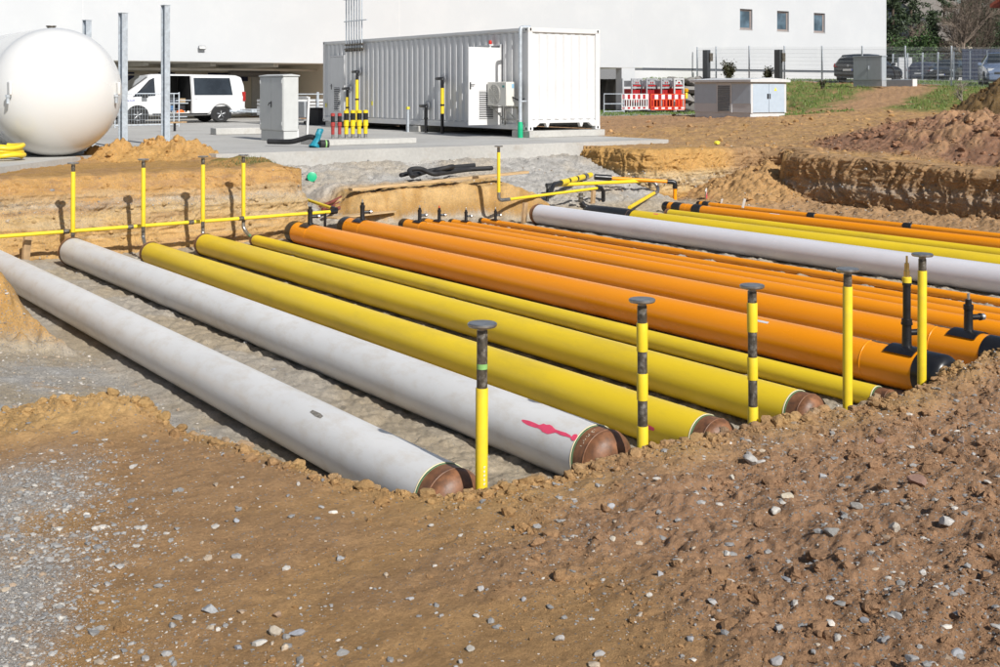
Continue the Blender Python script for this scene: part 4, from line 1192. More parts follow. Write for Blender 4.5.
# teal wrapped valve and black suction hose
TEAL = M('teal_plastic', (0.015, 0.22, 0.30), .45, var=.25, scale=12)
v, w = vw(317, 27.6)
tv = thing('hydrant_wrap', 'crumpled teal plastic wrapped pipe fitting standing on the pad edge', 'pipe fitting', (v, w, PADZ))
m = MB()
rr = random.Random(5)
pts = [(-.10, -.02, .0), (-.05, 0, .12), (0.02, 0, .24), (.05, 0, .36), (.06, 0, .46)]
m.tube(pts, .09, 9, rad=[.17, .11, .08, .10, .05]); m.build('wrap', TEAL, tv, smooth=20)
m = MB(); m.tube([(.02, 0, .34), (.10, .02, .44), (.20, .05, .47)], .07, 8, rad=[.08, .10, .05]); m.build('wrap_top', TEAL, tv, smooth=20)
m = MB(); m.lathe((.05, -.08, .10), (.96, -.1, -.02), [(0, .11), (.26, .11), (.27, .09)], 18); m.build('coupling', RUBBER, tv); tv.scale = (.8, .8, .85)
m = MB(); m.lathe((.05, -.08, .10), (.96, -.1, -.02), [(.15, .1125), (.19, .1125)], 18, caps=False); m.build('green_mark', GREEN_PAINT, tv)
pt = []
for (px, py, D) in ((268, 141.5, 28.3), (280, 141.8, 28.2), (292, 141.5, 28.0), (302, 139, 27.9), (310, 136.8, 27.8), (316, 139, 27.7), (319, 144.5, 27.55)):
    a, b2 = vw(px, D); pt.append((a, b2, (90 - py) / F * D))
hose('thick black suction hose curving from the cabinet foot to the teal fitting', pt, .065, RUBBER, .04)
# bin and pale blocks under the building edge
v, w = vw(317, 45.5)
bn = thing('bin', 'dark wheeled bin standing in front of the white fence panels by the building', 'bin', (v, w, PADZ), 0.5)
m = MB(); m.prism([(-.28, 0), (.28, 0), (.34, .62), (-.34, .62)], 'y', -.3, .3); m.build('body', RUBBER, bn, bevel=.02)
m = MB(); m.box(-.37, .37, -.34, .34, .622, .66); m.build('lid', RUBBER, bn, bevel=.012)
for s in (-.26, .26):
    m = MB(); m.cyl((s, .33, .1), (s + .04, .33, .1), .1); m.build('wheel', BLACK_PL, bn)
v, w = vw(309, 47.5)
sf = thing('stacked_panels', 'stack of pale steel fence panels with a rail, under the building edge', 'panels', (v, w, PADZ), 0)
for i in range(5):
    m = MB(); m.box(-2.0, 2.2, -.5 + i * .01, .5, .35 + i * .13, .44 + i * .13); m.build('panel', GREYPAINT, sf, bevel=.01)
m = MB()
for x in (-1.9, 0.1, 2.1): m.box(x - .04, x + .04, -.6, -.53, 0, 1.25)
m.box(-1.9, 2.1, -.595, -.555, 1.15, 1.19); m.box(-1.9, 2.1, -.5, .5, 0.24, .33)
m.build('rail', GALV, sf)

# ------------------------------------------------------------------ gas tank
TANKW = M('tank_white', (0.70, 0.70, 0.69), .24, var=.015, scale=.8, coat=.2, dirt=(.6, .57, .5), dirt_amt=.12, dscale=1.5)
tk = thing('gas_tank', 'huge glossy white rounded gas tank lying on the left of the yard', 'tank', (6.5, 24.75, -0.04))
R = 1.29
m = MB(); prof = []
for i in range(0, 25):
    t = i / 24 * PI / 2
    prof.append((-R * 0.8 * math.cos(t), max(R * math.sin(t), 1e-4)))
prof += [(x, R) for x in np.linspace(0.3, 8.5, 20)]
for i in range(1, 13):
    t = i / 12 * PI / 2
    prof.append((8.5 + R * math.sin(t), max(R * math.cos(t), 1e-4)))
m.lathe((0, 0, 0), (0, 1, 0), prof, 72, caps=False); m.build('shell', TANKW, tk, smooth=60)
for s in (-1, 1):
    m = MB(); a = 0.85
    x, y = s * R * .80, -R * .47
    m.box(x - .03, x + .03, y - .16, y + .04, -.06, .20); lug = m.build('lifting_lug', TANKW, tk, bevel=.02)
    m = MB(); m.cyl((x - .04, y - .10, -.08), (x - .04, y - .10, -.22), .03, seg=10); m.cyl((x - .04, y - .10, -.05), (x - .04, y - .10, -.1), .045, seg=10); m.build('lug_bolt', GALV, lug)
m = MB(); m.lathe((0, 0.35, R - .02), (0, 0, 1), [(0, .08), (.05, .08), (.051, .10), (.075, .10)], 22); m.build('manhole', DIRTY_STEEL, tk)
for y in (1.3, 6.8):
    m = MB(); m.prism([(-.85, -1.29), (.85, -1.29), (.95, -.78), (.55, -1.14), (0, -1.26), (-.55, -1.14), (-.95, -.78)], 'y', y - .14, y + .14); m.build('saddle', CONC2, tk)
YHOSE = M('yellow_hose', (0.80, 0.58, 0.03), .4, var=.08)
m = MB(); v, w = vw(2, 22.6)
pts = []
for i in range(150):
    a = i / 150 * 2 * PI * 4.2
    rad = .36 - .03 * math.sin(i * .13); pts.append((rad * math.cos(a), rad * math.sin(a), .06 + .055 * i / 150 * 4 + .015 * math.sin(i * .5)))
m.tube(pts, .045, 10)
tag(m.build('hose_coil', YHOSE, smooth=60, loc=(v, w, PADZ)), 'coil of thick yellow hose lying beside the white tank', 'hose')


# ------------------------------------------------------------------ steel columns
def hbeam(label, v, w, z0, z1, rz=0.0):
    r = thing('steel_column', label, 'column', (v, w, z0), rz, 'bare steel columns rising from the yard')
    H = z1 - z0; a = .075; t = .009
    m = MB(); m.box(-a, a, -a, -a + t * 1.4, 0.02, H - .012); m.box(-a, a, a - t * 1.4, a, 0.02, H - .012); m.box(-t / 2, t / 2, -a + t * 1.4, a - t * 1.4, 0.02, H - .012)
    m.build('shaft', GALV, r)
    m = MB(); m.box(-a - .01, a + .01, -a - .01, a + .01, H - .012, H); m.build('top_plate', GALV, r)
    m = MB(); m.box(-.16, .16, -.16, .16, 0, .02); m.build('base_plate', GALV, r)
    return r
v, w = vw(123, 27.4); hbeam('galvanised steel column rising right in front of the tank edge', v, w, PADZ, 1.77, .3)
v, w = vw(165.5, 28.4); hbeam('tallest galvanised steel column, in front of the parked van', v, w, PADZ, 2.02, .3)
v, w = vw(87, 29.2); hbeam('galvanised steel column mostly hidden behind the white tank', v, w, PADZ, 1.71, .3)

# construction fence section and small trestle before the van
v0, w0 = vw(115, 42.0); v1, w1 = vw(179, 43.5)
cfn = thing('construction_fence', 'low wire mesh site fence panel in front of the van', 'fence', (v0, w0, PADZ), math.atan2(w1 - w0, v1 - v0))
Lf = math.hypot(v1 - v0, w1 - w0)
m = MB(); m.tube([(0, 0, .08), (Lf, 0, .08)], .02, 8); m.tube([(0, 0, 1.2), (Lf, 0, 1.2)], .02, 8); m.tube([(Lf, 0, 0), (Lf, 0, 1.25)], .025, 8); m.tube([(0, 0, 0), (0, 0, 1.25)], .025, 8)
m.tube([(Lf - .2, 0, .08), (Lf - .2, 0, 1.2)], .02, 8); m.tube([(Lf * .7, 0, .35), (Lf + .35, .1, .35)], .018, 8); m.tube([(Lf * .95, 0, .95), (Lf + .5, .1, .95)], .018, 8)
m.build('frame', GALV, cfn)
m = MB()
for i in range(1, int(Lf / .1)): m.cyl((i * .1, 0, .08), (i * .1, 0, 1.2), .004, seg=4)
for i in range(1, 6): m.cyl((0, .006, .08 + i * .19), (Lf, .006, .08 + i * .19), .004, seg=4)
m.build('mesh', GALV, cfn)
v, w = vw(174, 38.5)
tr = thing('trestle', 'small low trestle standing on the yard beside the tallest column', 'trestle', (v, w, PADZ), .4)
m = MB(); m.box(-.5, .5, -.05, .05, .26, .31); m.build('top_bar', WOODX, tr)
m = MB(); m.box(.0, .06, -.03, .03, 0, .26); m.box(-.4, -.36, -.03, .03, 0, .26); m.build('leg', RUBBER, tr)
# ------------------------------------------------------------------ big white building
FAC = M('white_render', (0.545, 0.56, 0.575), 0.75, var=0.025, scale=.25, bmp=.05, bscale=25, dirt=(.66, .66, .65), dirt_amt=.25, dscale=.5)
BEIGE = M('undercroft_beige', (0.70, 0.65, 0.54), .8, var=.05, scale=.6)
UNDERC = M('undercroft_ceiling', (0.55, 0.53, 0.48), .85, var=.1, scale=.6)
PLINTH = M('plinth_grey', (0.58, 0.585, 0.59), .8, var=.04, scale=.5)
DKLINE = M('dark_joint', (0.10, 0.11, 0.13), .6)
NAVY = M('navy_board', (0.02, 0.03, 0.09), .6)
BX0, BX1, BY0, BY1 = -34.0, 66.4, 50.0, 74.0
bd = thing('building', 'huge white rendered hall closing the view behind the yard', 'building', (0, 0, 0))
ZU, XU = 1.24, 44.1
wins = [on_w(p, 50.0) for p in (746.2, 783, 819.5)]
# upper storey with window openings
m = MB()
ww_, z0w, z1w = 1.06, 3.62, 4.84
def wallq(x0, x1, z0, z1): m.add([(x0, BY0, z0), (x1, BY0, z0), (x1, BY0, z1), (x0, BY0, z1)], [(0, 1, 2, 3)])
xs_ = [BX0] + sum([[c - ww_ / 2, c + ww_ / 2] for c in wins], []) + [BX1]
for i in range(0, len(xs_) - 1):
    a, b = xs_[i], xs_[i + 1]
    if i % 2 == 0: wallq(a, b, ZU, 9.5)
    else: wallq(a, b, ZU, z0w); wallq(a, b, z1w, 9.5)
for c in wins:
    a, b = c - ww_ / 2, c + ww_ / 2; d = BY0 + .22
    m.add([(a, BY0, z0w), (b, BY0, z0w), (b, BY0, z1w), (a, BY0, z1w), (a, d, z0w), (b, d, z0w), (b, d, z1w), (a, d, z1w)],
          [(0, 4, 5, 1), (1, 5, 6, 2), (2, 6, 7, 3), (3, 7, 4, 0)])
m.add([(BX1, BY0, -1.7), (BX1, BY1, -1.7), (BX1, BY1, 9.5), (BX1, BY0, 9.5)], [(0, 1, 2, 3)])
m.add([(BX0, BY0, 9.5), (BX1, BY0, 9.5), (BX1, BY1, 9.5), (BX0, BY1, 9.5)], [(0, 1, 2, 3)])
m.add([(BX0, BY0, ZU), (BX0, BY1, ZU), (BX0, BY1, 9.5), (BX0, BY0, 9.5)], [(0, 1, 2, 3)])
m.build('facade', FAC, bd, smooth=None, fixn=False)
m = MB(); m.box(BX0, BX1, BY0 - .05, BY1, 9.502, 9.75); m.build('roof', GREYPAINT, bd)
m = MB(); m.box(XU + .22, BX1, BY0 + .02, BY0 + .3, -1.8, 1.12); m.build('plinth', PLINTH, bd)
m = MB(); m.box(XU + .22, BX1, BY0 - .012, BY0 + .02, 1.125, 1.2); m.build('plinth_joint', DKLINE, bd)
m = MB(); m.box(XU - .012, XU + .012, BY0 - .004, BY0 + .01, ZU, 9.4); m.build('expansion_joint', M('joint_grey', (.6, .6, .6), .8), bd)
m = MB(); m.box(14.2, 14.215, BY0 - .003, BY0 + .01, ZU, 9.4); m.box(29.2, 29.215, BY0 - .003, BY0 + .01, ZU, 9.4); m.build('expansion_joint', M('joint_pale', (.68, .68, .68), .8), bd)
WFR = M('window_frame_brown', (0.28, 0.235, 0.22), .5, var=.1); WGL = glass_mat('window_glass', (0.10, 0.15, 0.19), .04)
for c in wins:
    a, b = c - ww_ / 2, c + ww_ / 2; y = BY0 + .12
    m = MB()
    t = .11
    m.box(a + .002, a + t, y, y + .07, z0w + .002, z1w - .002); m.box(b - t, b - .002, y, y + .07, z0w + .002, z1w - .002); m.box(a + t, b - t, y, y + .07, z0w + .002, z0w + t); m.box(a + t, b - t, y, y + .07, z1w - t, z1w - .002)
    f = m.build('window', WFR, bd, bevel=.006)
    m = MB(); m.box(a + t, b - t, y + .03, y + .045, z0w + t, z1w - t); m.build('pane', WGL, f)
    m = MB(); m.box(a + t, b - t, y + .05, y + .06, z0w + .45, z1w - t); m.build('blind', GREYPAINT, f)
    m = MB(); m.box(a - .02, b + .02, BY0 - .025, y + .02, z0w - .03, z0w - .002); m.build('window_sill', M('sill_alu', (.45, .42, .4), .5), f, bevel=.004)
# undercroft
m = MB(); m.box(BX0, XU, BY0 + .01, 57.2, ZU - .02, ZU + .3); m.build('undercroft_ceiling', UNDERC, bd, smooth=None)
m = MB(); m.box(BX0, 26.6, 57.0, 57.2, -1.5, ZU - .021); m.build('undercroft_wall', BEIGE, bd)
m = MB(); m.box(26.0, 26.18, 50.6, 56.99, -1.5, ZU - .021); m.box(26.181, XU + .2, 53.0, 53.2, -1.5, ZU - .021); m.build('undercroft_wall', BEIGE, bd)
m = MB(); m.box(XU - .75, XU + .22, BY0 + .012, BY0 + .5, -1.5, ZU - .001); m.build('pier', FAC, bd)
m = MB()
for y, r in ((52.2, .05), (53.4, .04), (55.2, .06)): m.cyl((BX0, y, ZU - .28), (25.9, y, ZU - .28), r, seg=10)
for x in np.arange(-10, 26, 3.0): m.box(x - .12, x + .12, 50.5, 57, ZU - .20, ZU - .022)
m.box(BX0, 25.9, 56.2, 56.5, ZU - .55, ZU - .48)
m.build('ceiling_beam', UNDERC, bd)
for a, b in ((16.0, 18.6), (19.8, 20.6), (22.3, 24.4)):
    m = MB(); m.box(a, b, 56.94, 56.99, .45, .85); m.build('navy_panel', NAVY, bd)
m = MB(); m.box(24.6, 25.8, 56.9, 56.99, -1.33, .75); m.build('steel_door', GREYPAINT, bd)
m = MB(); m.cyl((22.6, 55.0, .82), (25.2, 55.0, .82), .17, seg=16); m.build('air_duct', M('duct_grey', (.16, .16, .16), .6), bd)
# things seen in the recess right of the container
m = MB(); m.box(42.3, 43.2, 52.6, 52.98, -.35, .95); m.build('wall_cabinet', M('wall_cab', (.20, .22, .21), .5), bd, bevel=.02)
m = MB(); m.tube(smooth_path([(42.5, 52.7, -.35), (42.5, 52.6, -.9), (42.9, 52.4, -1.05), (43.3, 52.5, -.7), (43.45, 52.7, .1)], 6), .05, 8); m.build('cable', RUBBER, bd)
m = MB(); m.box(42.0, 42.5, 52.3, 52.7, -1.0, -.78); m.build('junction_box', WPAINT, bd, bevel=.02)
# floodlight on the facade
fl_ = thing('floodlight', 'small grey floodlight fixed on the white facade above the van', 'lamp', (on_w(201, 50.0), 49.98, 1.86))
m = MB(); m.box(-.28, .28, -.3, -.12, -.18, .1, rot=Matrix.Rotation(-.5, 3, 'X')); m.build('lamp_body', M('lamp_grey', (.25, .26, .27), .5), fl_, bevel=.02)
m = MB(); m.box(-.24, .24, -.31, -.29, -.2, .02, rot=Matrix.Rotation(-.5, 3, 'X'), piv=(0, -.21, -.04)); m.build('lamp_glass', glass_mat('lamp_glass', (.5, .5, .48)), fl_)
m = MB(); m.box(-.04, .04, -.14, 0.0, -.05, .03); m.build('bracket', GALV, fl_); fl_.scale = (.55, .55, .55)
# hand rail in front of the recess
hr = thing('hand_rail', 'thin grey steel hand rail in front of the building recess', 'rail', (on_w(604, 46.2), 46.2, -1.2))
L = on_w(624, 46.2) - on_w(604, 46.2)
m = MB(); m.tube([(0, 0, 0), (0, 0, 1.0), (L, 0, 1.0), (L, 0, 0)], .03, 8); m.tube([(0, 0, .5), (L, 0, .5)], .025, 8); m.tube([(0, 0, .12), (L, 0, .12)], .025, 8); m.build('rail', GALV, hr)


# ------------------------------------------------------------------ cars
PLATE = M('number_plate', (.72, .73, .74), .4); PLATEB = M('plate_blue', (.02, .06, .4), .4)
TYRE = M('tyre_rubber', (.02, .02, .02), .75, var=.3); RIM = M('alloy_rim', (.45, .46, .47), .3, metal=.8, var=.1)
CGLASS = glass_mat('car_glass', (.022, .028, .034), .04); HEADL = glass_mat('head_lamp', (.5, .52, .55), .08); TAILL = glass_mat('tail_lamp', (.30, .012, .012), .12)
TRIM = M('car_trim', (.02, .02, .022), .5, var=.2)


def car_body(st, name, mat, parent, holes=(), lining=None):
    """st: stations (x, z_low, z_belt, z_top, half width low, belt, top)"""
    vs = []; fs = []
    n = 15
    for (x, zl, zb, zt, hl, hb, ht) in st:
        half = [(hl - .10, zl), (hl - .01, zl + .06), (hl, zl + .22), (lerp(hl, hb, .7), lerp(zl + .2, zb, .65)), (hb, zb), (ht, zt - .05), (ht - .09, zt), (0, zt + .025)]
        sec = half + [(-y, z) for (y, z) in half[-2::-1]]
        vs += [(x, y, z) for (y, z) in sec]
    hs = set(holes)
    for i in range(len(st) - 1):
        for j in range(n - 1):
            if (i, j) in hs: continue
            fs.append((i * n + j, (i + 1) * n + j, (i + 1) * n + j + 1, i * n + j + 1))
        fs.append((i * n + n - 1, (i + 1) * n + n - 1, (i + 1) * n, i * n))
    fs.append(tuple(range(n))); fs.append(tuple(reversed(range((len(st) - 1) * n, len(st) * n))))
    m = MB(); m.add(vs, fs)
    o = m.build(name, mat, parent, smooth=32)
    return o


def side_pt(st, x, t, out=.008, s=1):
    for a, b in zip(st[:-1], st[1:]):
        if a[0] <= x <= b[0] or b[0] <= x <= a[0]:
            f = (x - a[0]) / (b[0] - a[0]) if b[0] != a[0] else 0
            q = [lerp(a[i], b[i], f) for i in range(7)]
            y = lerp(q[5], q[6], t) + out; z = lerp(q[2], q[3] - .05, t)
            return (x, s * y, z)
    raise ValueError(x)


def side_glass(st, polys, parent, mat=None, nm='side_window'):
    for poly in polys:
        for s in (1, -1):
            P = [Vector(side_pt(st, x, t, .006, s)) for (x, t) in poly]
            c = sum(P, Vector()) / len(P)
            m = MB(); m.add(P + [c], [(i, (i + 1) % len(P), len(P)) for i in range(len(P))])
            m.build(nm, mat or CGLASS, parent, smooth=None)


def wheel(parent, x, y, r, wd, s):
    m = MB(); m.lathe((x, y, r), (0, s, 0), [(-wd, r * .6), (-wd, r * .93), (-wd * .85, r), (-wd * .15, r), (0, r * .93), (.0, r * .66), (-.015, r * .64)], 28, caps=False)
    wh = m.build('wheel', TYRE, parent)
    m = MB(); m.lathe((x, y, r), (0, s, 0), [(-wd * .8, r * .62), (-.02, r * .64), (-.025, r * .56), (-.06, r * .54), (-.06, r * .1)], 28, caps=False)
    for k in range(5):
        a = k * 2 * PI / 5 + .3
        for d in (-.12, .12):
            m.tube([(x + r * .12 * math.cos(a), y - s * .02, r + r * .12 * math.sin(a)), (x + r * .6 * math.cos(a + d), y - s * .028, r + r * .6 * math.sin(a + d))], r * .05, 6)
    m.lathe((x, y, r), (0, s, 0), [(-.05, r * .16), (-.012, r * .15), (-.008, 0)], 14, caps=False)
    m.build('rim', RIM, wh)
    m = MB(); m.lathe((x, y, r), (0, s, 0), [(-wd * .9, r * .62), (-wd * .9, .0)], 20, caps=False); m.build('brake', TRIM, wh)
    a = MB(); a.lathe((x, y - s * .06, r * 1.03), (0, s, 0), [(0, r * 1.13), (.062, r * 1.16)], 30, caps=False); a.lathe((x, y - s * .02, r * 1.03), (0, s, 0), [(0, 0), (0.0, r * 1.15)], 30, caps=False)
    return wh


def wheel_arch(parent, st, x, r, s):
    """dark wheel house seen as a round opening on the body side"""
    hw = max(q[4] for q in st)
    pts = [(x + r * 1.16 * math.cos(t), r + r * 1.16 * math.sin(t)) for t in np.linspace(-.5, PI + .5, 22)]
    m = MB(); m.prism(pts, 'y', s * (hw - .10), s * (hw + .004)); m.build('wheel_arch', TRIM, parent)


def front_panel(m, st, i0, i1, lo=.06, hi=.94, wfrac=.93, out=.008):
    a, b = st[i0], st[i1]
    def pt(f, sgn):
        x = lerp(a[0], b[0], f); z = lerp(a[3], b[3], f) + .02; y = lerp(a[6], b[6], f) * wfrac
        dx, dz = b[0] - a[0], b[3] - a[3]; L = math.hypot(dx, dz); nx, nz = -dz / L, dx / L
        if nz < 0: nx, nz = -nx, -nz
        return (x + nx * out, sgn * y, z + nz * out)
    A, B, C, D = pt(lo, -1), pt(lo, 1), pt(hi, 1), pt(hi, -1)
    def midp(f):
        p = pt(f, 1); return (p[0], 0, p[2] + .012)
    m.add([A, midp(lo), B, C, midp(hi), D], [(0, 1, 4, 5), (1, 2, 3, 4)])


# --- the van: forward = local +x, its left side carries the open sliding door
VANW = M('van_white', (.70, .70, .70), .25, var=.02, coat=.5)
vx, vy = vw(172, 48.6)
van = thing('van', 'white passenger van with its sliding side door open, parked under the building edge', 'van', (vx, vy, -1.33), PI)
VS = [(-2.45, .42, .95, 1.02, .80, .86, .82), (-2.44, .36, 1.02, 1.55, .90, .92, .80), (-2.34, .34, 1.05, 1.86, .93, .95, .80), (-2.15, .32, 1.05, 1.93, .95, .96, .80), (-0.40, .30, 1.05, 1.95, .95, .965, .81),
      (.62, .30, 1.05, 1.95, .95, .965, .81), (.82, .30, 1.05, 1.94, .95, .965, .80), (1.05, .30, 1.04, 1.88, .95, .96, .79), (1.55, .30, 1.04, 1.485, .95, .95, .80), (1.95, .30, 1.03, 1.169, .94, .93, .82), (2.30, .32, .98, 1.07, .92, .90, .80), (2.42, .34, .82, .90, .86, .84, .74), (2.46, .36, .6, .66, .78, .78, .7)]
# opening between stations 4 and 5 on the left (+y) side: faces 1..5
car_body(VS, 'body', VANW, van, holes=[(4, 1), (4, 2), (4, 3), (4, 4)])
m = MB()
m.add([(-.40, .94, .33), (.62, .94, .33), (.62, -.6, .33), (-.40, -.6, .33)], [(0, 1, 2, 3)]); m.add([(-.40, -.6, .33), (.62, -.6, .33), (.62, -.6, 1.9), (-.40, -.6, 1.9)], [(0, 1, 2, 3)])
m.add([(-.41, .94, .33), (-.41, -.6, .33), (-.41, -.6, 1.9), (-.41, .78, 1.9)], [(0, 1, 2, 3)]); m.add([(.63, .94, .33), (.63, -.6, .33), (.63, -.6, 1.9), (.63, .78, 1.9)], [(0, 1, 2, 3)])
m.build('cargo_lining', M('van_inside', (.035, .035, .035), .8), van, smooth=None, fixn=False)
m = MB(); m.box(-.38, .6, .1, .7, .78, .82); m.box(.28, .32, .66, .7, .34, .8); m.box(-.3, .2, .2, .6, .45, .49); m.build('tool_rack', GALV, van)
for (x, z, sx, sz, c, nm) in ((-.2, .83, .22, .16, (.42, .30, .17), 'box'), (.15, .83, .3, .12, (.06, .07, .09), 'tool_case'), (-.15, .5, .28, .22, (.02, .02, .025), 'tool_case'), (.48, .36, .08, .32, (.6, .04, .03), 'red_can'),
                              (.2, .5, .12, .2, (.02, .12, .3), 'blue_can')):
    m = MB(); m.box(x - sx / 2, x + sx / 2, .35, .62, z, z + sz); m.build(nm, M('cargo_' + nm, c, .5), van, bevel=.02)
m = MB(); m.tube(smooth_path([(.05, .75, .40), (-.05, .78, .46), (-.2, .72, .42), (-.12, .6, .5), (.02, .66, .44)], 5), .05, 8); m.build('orange_cable', M('orange_cable', (.75, .16, .02), .5), van)
m = MB(); m.tube(smooth_path([(.5, .8, .37), (.2, .83, .36), (-.3, .8, .38), (-.36, .75, .46)], 5), .06, 8); m.build('white_bag', M('white_bag', (.7, .68, .62), .7), van)
side_glass(VS, [[(.90, .06), (1.72, .06), (1.45, .55), (1.08, .90), (.90, .94)]], van)
side_glass(VS, [[(-2.05, .10), (-.55, .10), (-.55, .90), (-2.0, .90)]], van)
# the slid-back door stands proud of the rear side
m = MB(); x0, x1 = -2.12, -.42
xs2 = np.linspace(x0, x1, 18); n4 = 4; P = []
for off in (0, -.05):
    for x in xs2:
        zb_ = .40
        if abs(x + 1.52) < .43: zb_ = max(zb_, .34 + math.sqrt(.43 ** 2 - (x + 1.52) ** 2))
        P += [(x, 1.02 + off, zb_), (x, 1.035 + off, max(.78, zb_ + .01)), (x, 1.025 + off, 1.07), (x, .885 + off, 1.90)]
N = len(xs2); fs_ = []
for i in range(N - 1):
    for k in range(3):
        a_ = i * 4 + k; fs_.append((a_, a_ + 4, a_ + 5, a_ + 1)); a_ += N * 4; fs_.append((a_, a_ + 1, a_ + 5, a_ + 4))
    for k in (0, 3): a_ = i * 4 + k; fs_.append((a_, a_ + N * 4, a_ + N * 4 + 4, a_ + 4))
for k in range(3):
    for b_ in (0, (N - 1) * 4): fs_.append((b_ + k, b_ + k + 1, b_ + k + 1 + N * 4, b_ + k + N * 4))
m.add(P, fs_)
dr = m.build('sliding_door', VANW, van, smooth=30)
m = MB(); m.add([(x0 + .18, 1.022, 1.12), (x1 - .08, 1.022, 1.12), (x1 - .08, .905, 1.82), (x0 + .26, .905, 1.82)], [(0, 1, 2, 3)]); m.build('door_window', CGLASS, dr, smooth=None)
m = MB(); m.box(x1 - .07, x1 - .005, 1.02, 1.03, .42, 1.0); m.box(x1 - .2, x1 - .1, 1.026, 1.05, .96, 1.0); m.build('door_handle', VANW, dr, bevel=.005)
m = MB(); front_panel(m, VS, 7, 9, .03, .97, .97, .03); m.build('windscreen', CGLASS, van, smooth=None)
m = MB(); m.box(-2.475, -2.452, -.72, .72, 1.08, 1.6); m.build('rear_window', CGLASS, van, bevel=.02)
for s in (1, -1):
    m = MB(); m.box(-2.47, -2.33, s * .86 - .06, s * .86 + .085, .86, 1.26); m.build('tail_light', TAILL, van, bevel=.02)
    m = MB(); m.box(-2.50, -2.40, s * .7 - .1, s * .7 + .1, .42, .47); m.build('reflector', TAILL, van)
    m = MB(); m.prism([(2.05, .80), (2.40, .74), (2.36, .92), (2.05, 1.0)], 'y', s * .76 - .12, s * .76 + .125); m.build('headlight', HEADL, van, bevel=.02)
    m = MB(); m.prism([(1.20, 1.02), (1.40, 1.02), (1.38, 1.20), (1.22, 1.18)], 'y', s * 1.0, s * 1.16); m.box(1.28, 1.34, s * .98 - .08, s * .98 + .04, 1.02, 1.07); m.build('side_mirror', TRIM, van, bevel=.02)
    m = MB(); m.box(-1.0, 1.0, s * .955, s * .97, .33, .40); m.build('sill_trim', TRIM, van)
    for x in (-1.52, 1.52):
        wheel_arch(van, VS, x, .34, s); wheel(van, x, s * .965, .34, .22, s)
m = MB(); m.box(-2.5, -2.38, -.85, .85, .36, .60); m.build('rear_bumper', VANW, van, bevel=.03)
m = MB(); m.box(-2.72, -2.45, -.03, .03, .36, .42); m.cyl((-2.70, 0, .40), (-2.70, 0, .52), .03); m.build('tow_hook', STEEL, van)
m = MB(); m.box(2.36, 2.47, -.6, .6, .42, .62); m.build('grille', TRIM, van, bevel=.01)
m = MB()
for i, (a, b) in enumerate(((2.02, 1.96), (1.94, 1.90), (1.88, 1.82), (1.80, 1.77), (1.75, 1.70), (1.68, 1.63))):
    m.box(b, a, .945, .953, .90, .93 + .012 * (i % 2))
m.build('lettering', M('van_blue', (.03, .05, .35), .4), van)

van.scale = (1.13, 1, 1)
# small trailer coupling right behind the van
v, w = vw(246, 48.6)
t2 = thing('trailer', 'low car trailer drawbar and rail standing behind the van', 'trailer', (v, w, -1.33), 0)
m = MB(); m.box(0, 2.3, -.55, -.48, .42, .55); m.box(0, 2.3, .48, .55, .42, .55); m.box(2.2, 2.3, -.5, .5, .42, .55); m.tube([(0, 0, .45), (-.7, 0, .48)], .05, 8); m.tube([(0, -.5, .45), (-.4, 0, .47)], .035, 8); m.build('drawbar', GALV, t2)
m = MB(); m.tube([(.55, -.5, .5), (.55, -.5, 1.05), (.8, -.5, 1.05), (.8, -.5, .5)], .025, 8); m.build('stake_frame', GALV, t2)
for s in (-.66, .52):
    m = MB(); m.lathe((1.3, s, .28), (0, 1, 0), [(0, .15), (0, .26), (.03, .28), (.13, .28), (.16, .25), (.16, .15)], 20, caps=False); m.build('wheel', TYRE, t2)
m = MB(); m.box(0.05, 2.2, -.47, .47, .5, .54); m.build('bed', GREYPAINT, t2)

HB = [(-1.98, .42, .78, .84, .72, .74, .70), (-1.96, .34, .86, 1.02, .82, .84, .70), (-1.86, .30, .90, 1.25, .86, .87, .64), (-1.58, .26, .92, 1.43, .88, .88, .60), (-.85, .24, .92, 1.47, .88, .885, .60), (.05, .24, .91, 1.45, .88, .885, .60),
      (.30, .24, .91, 1.40, .88, .88, .60), (.80, .24, .90, 1.12, .88, .87, .66), (1.08, .24, .88, .96, .88, .86, .72), (1.55, .26, .80, .87, .86, .82, .66), (1.95, .30, .68, .74, .80, .76, .6), (2.05, .34, .55, .60, .68, .68, .55)]


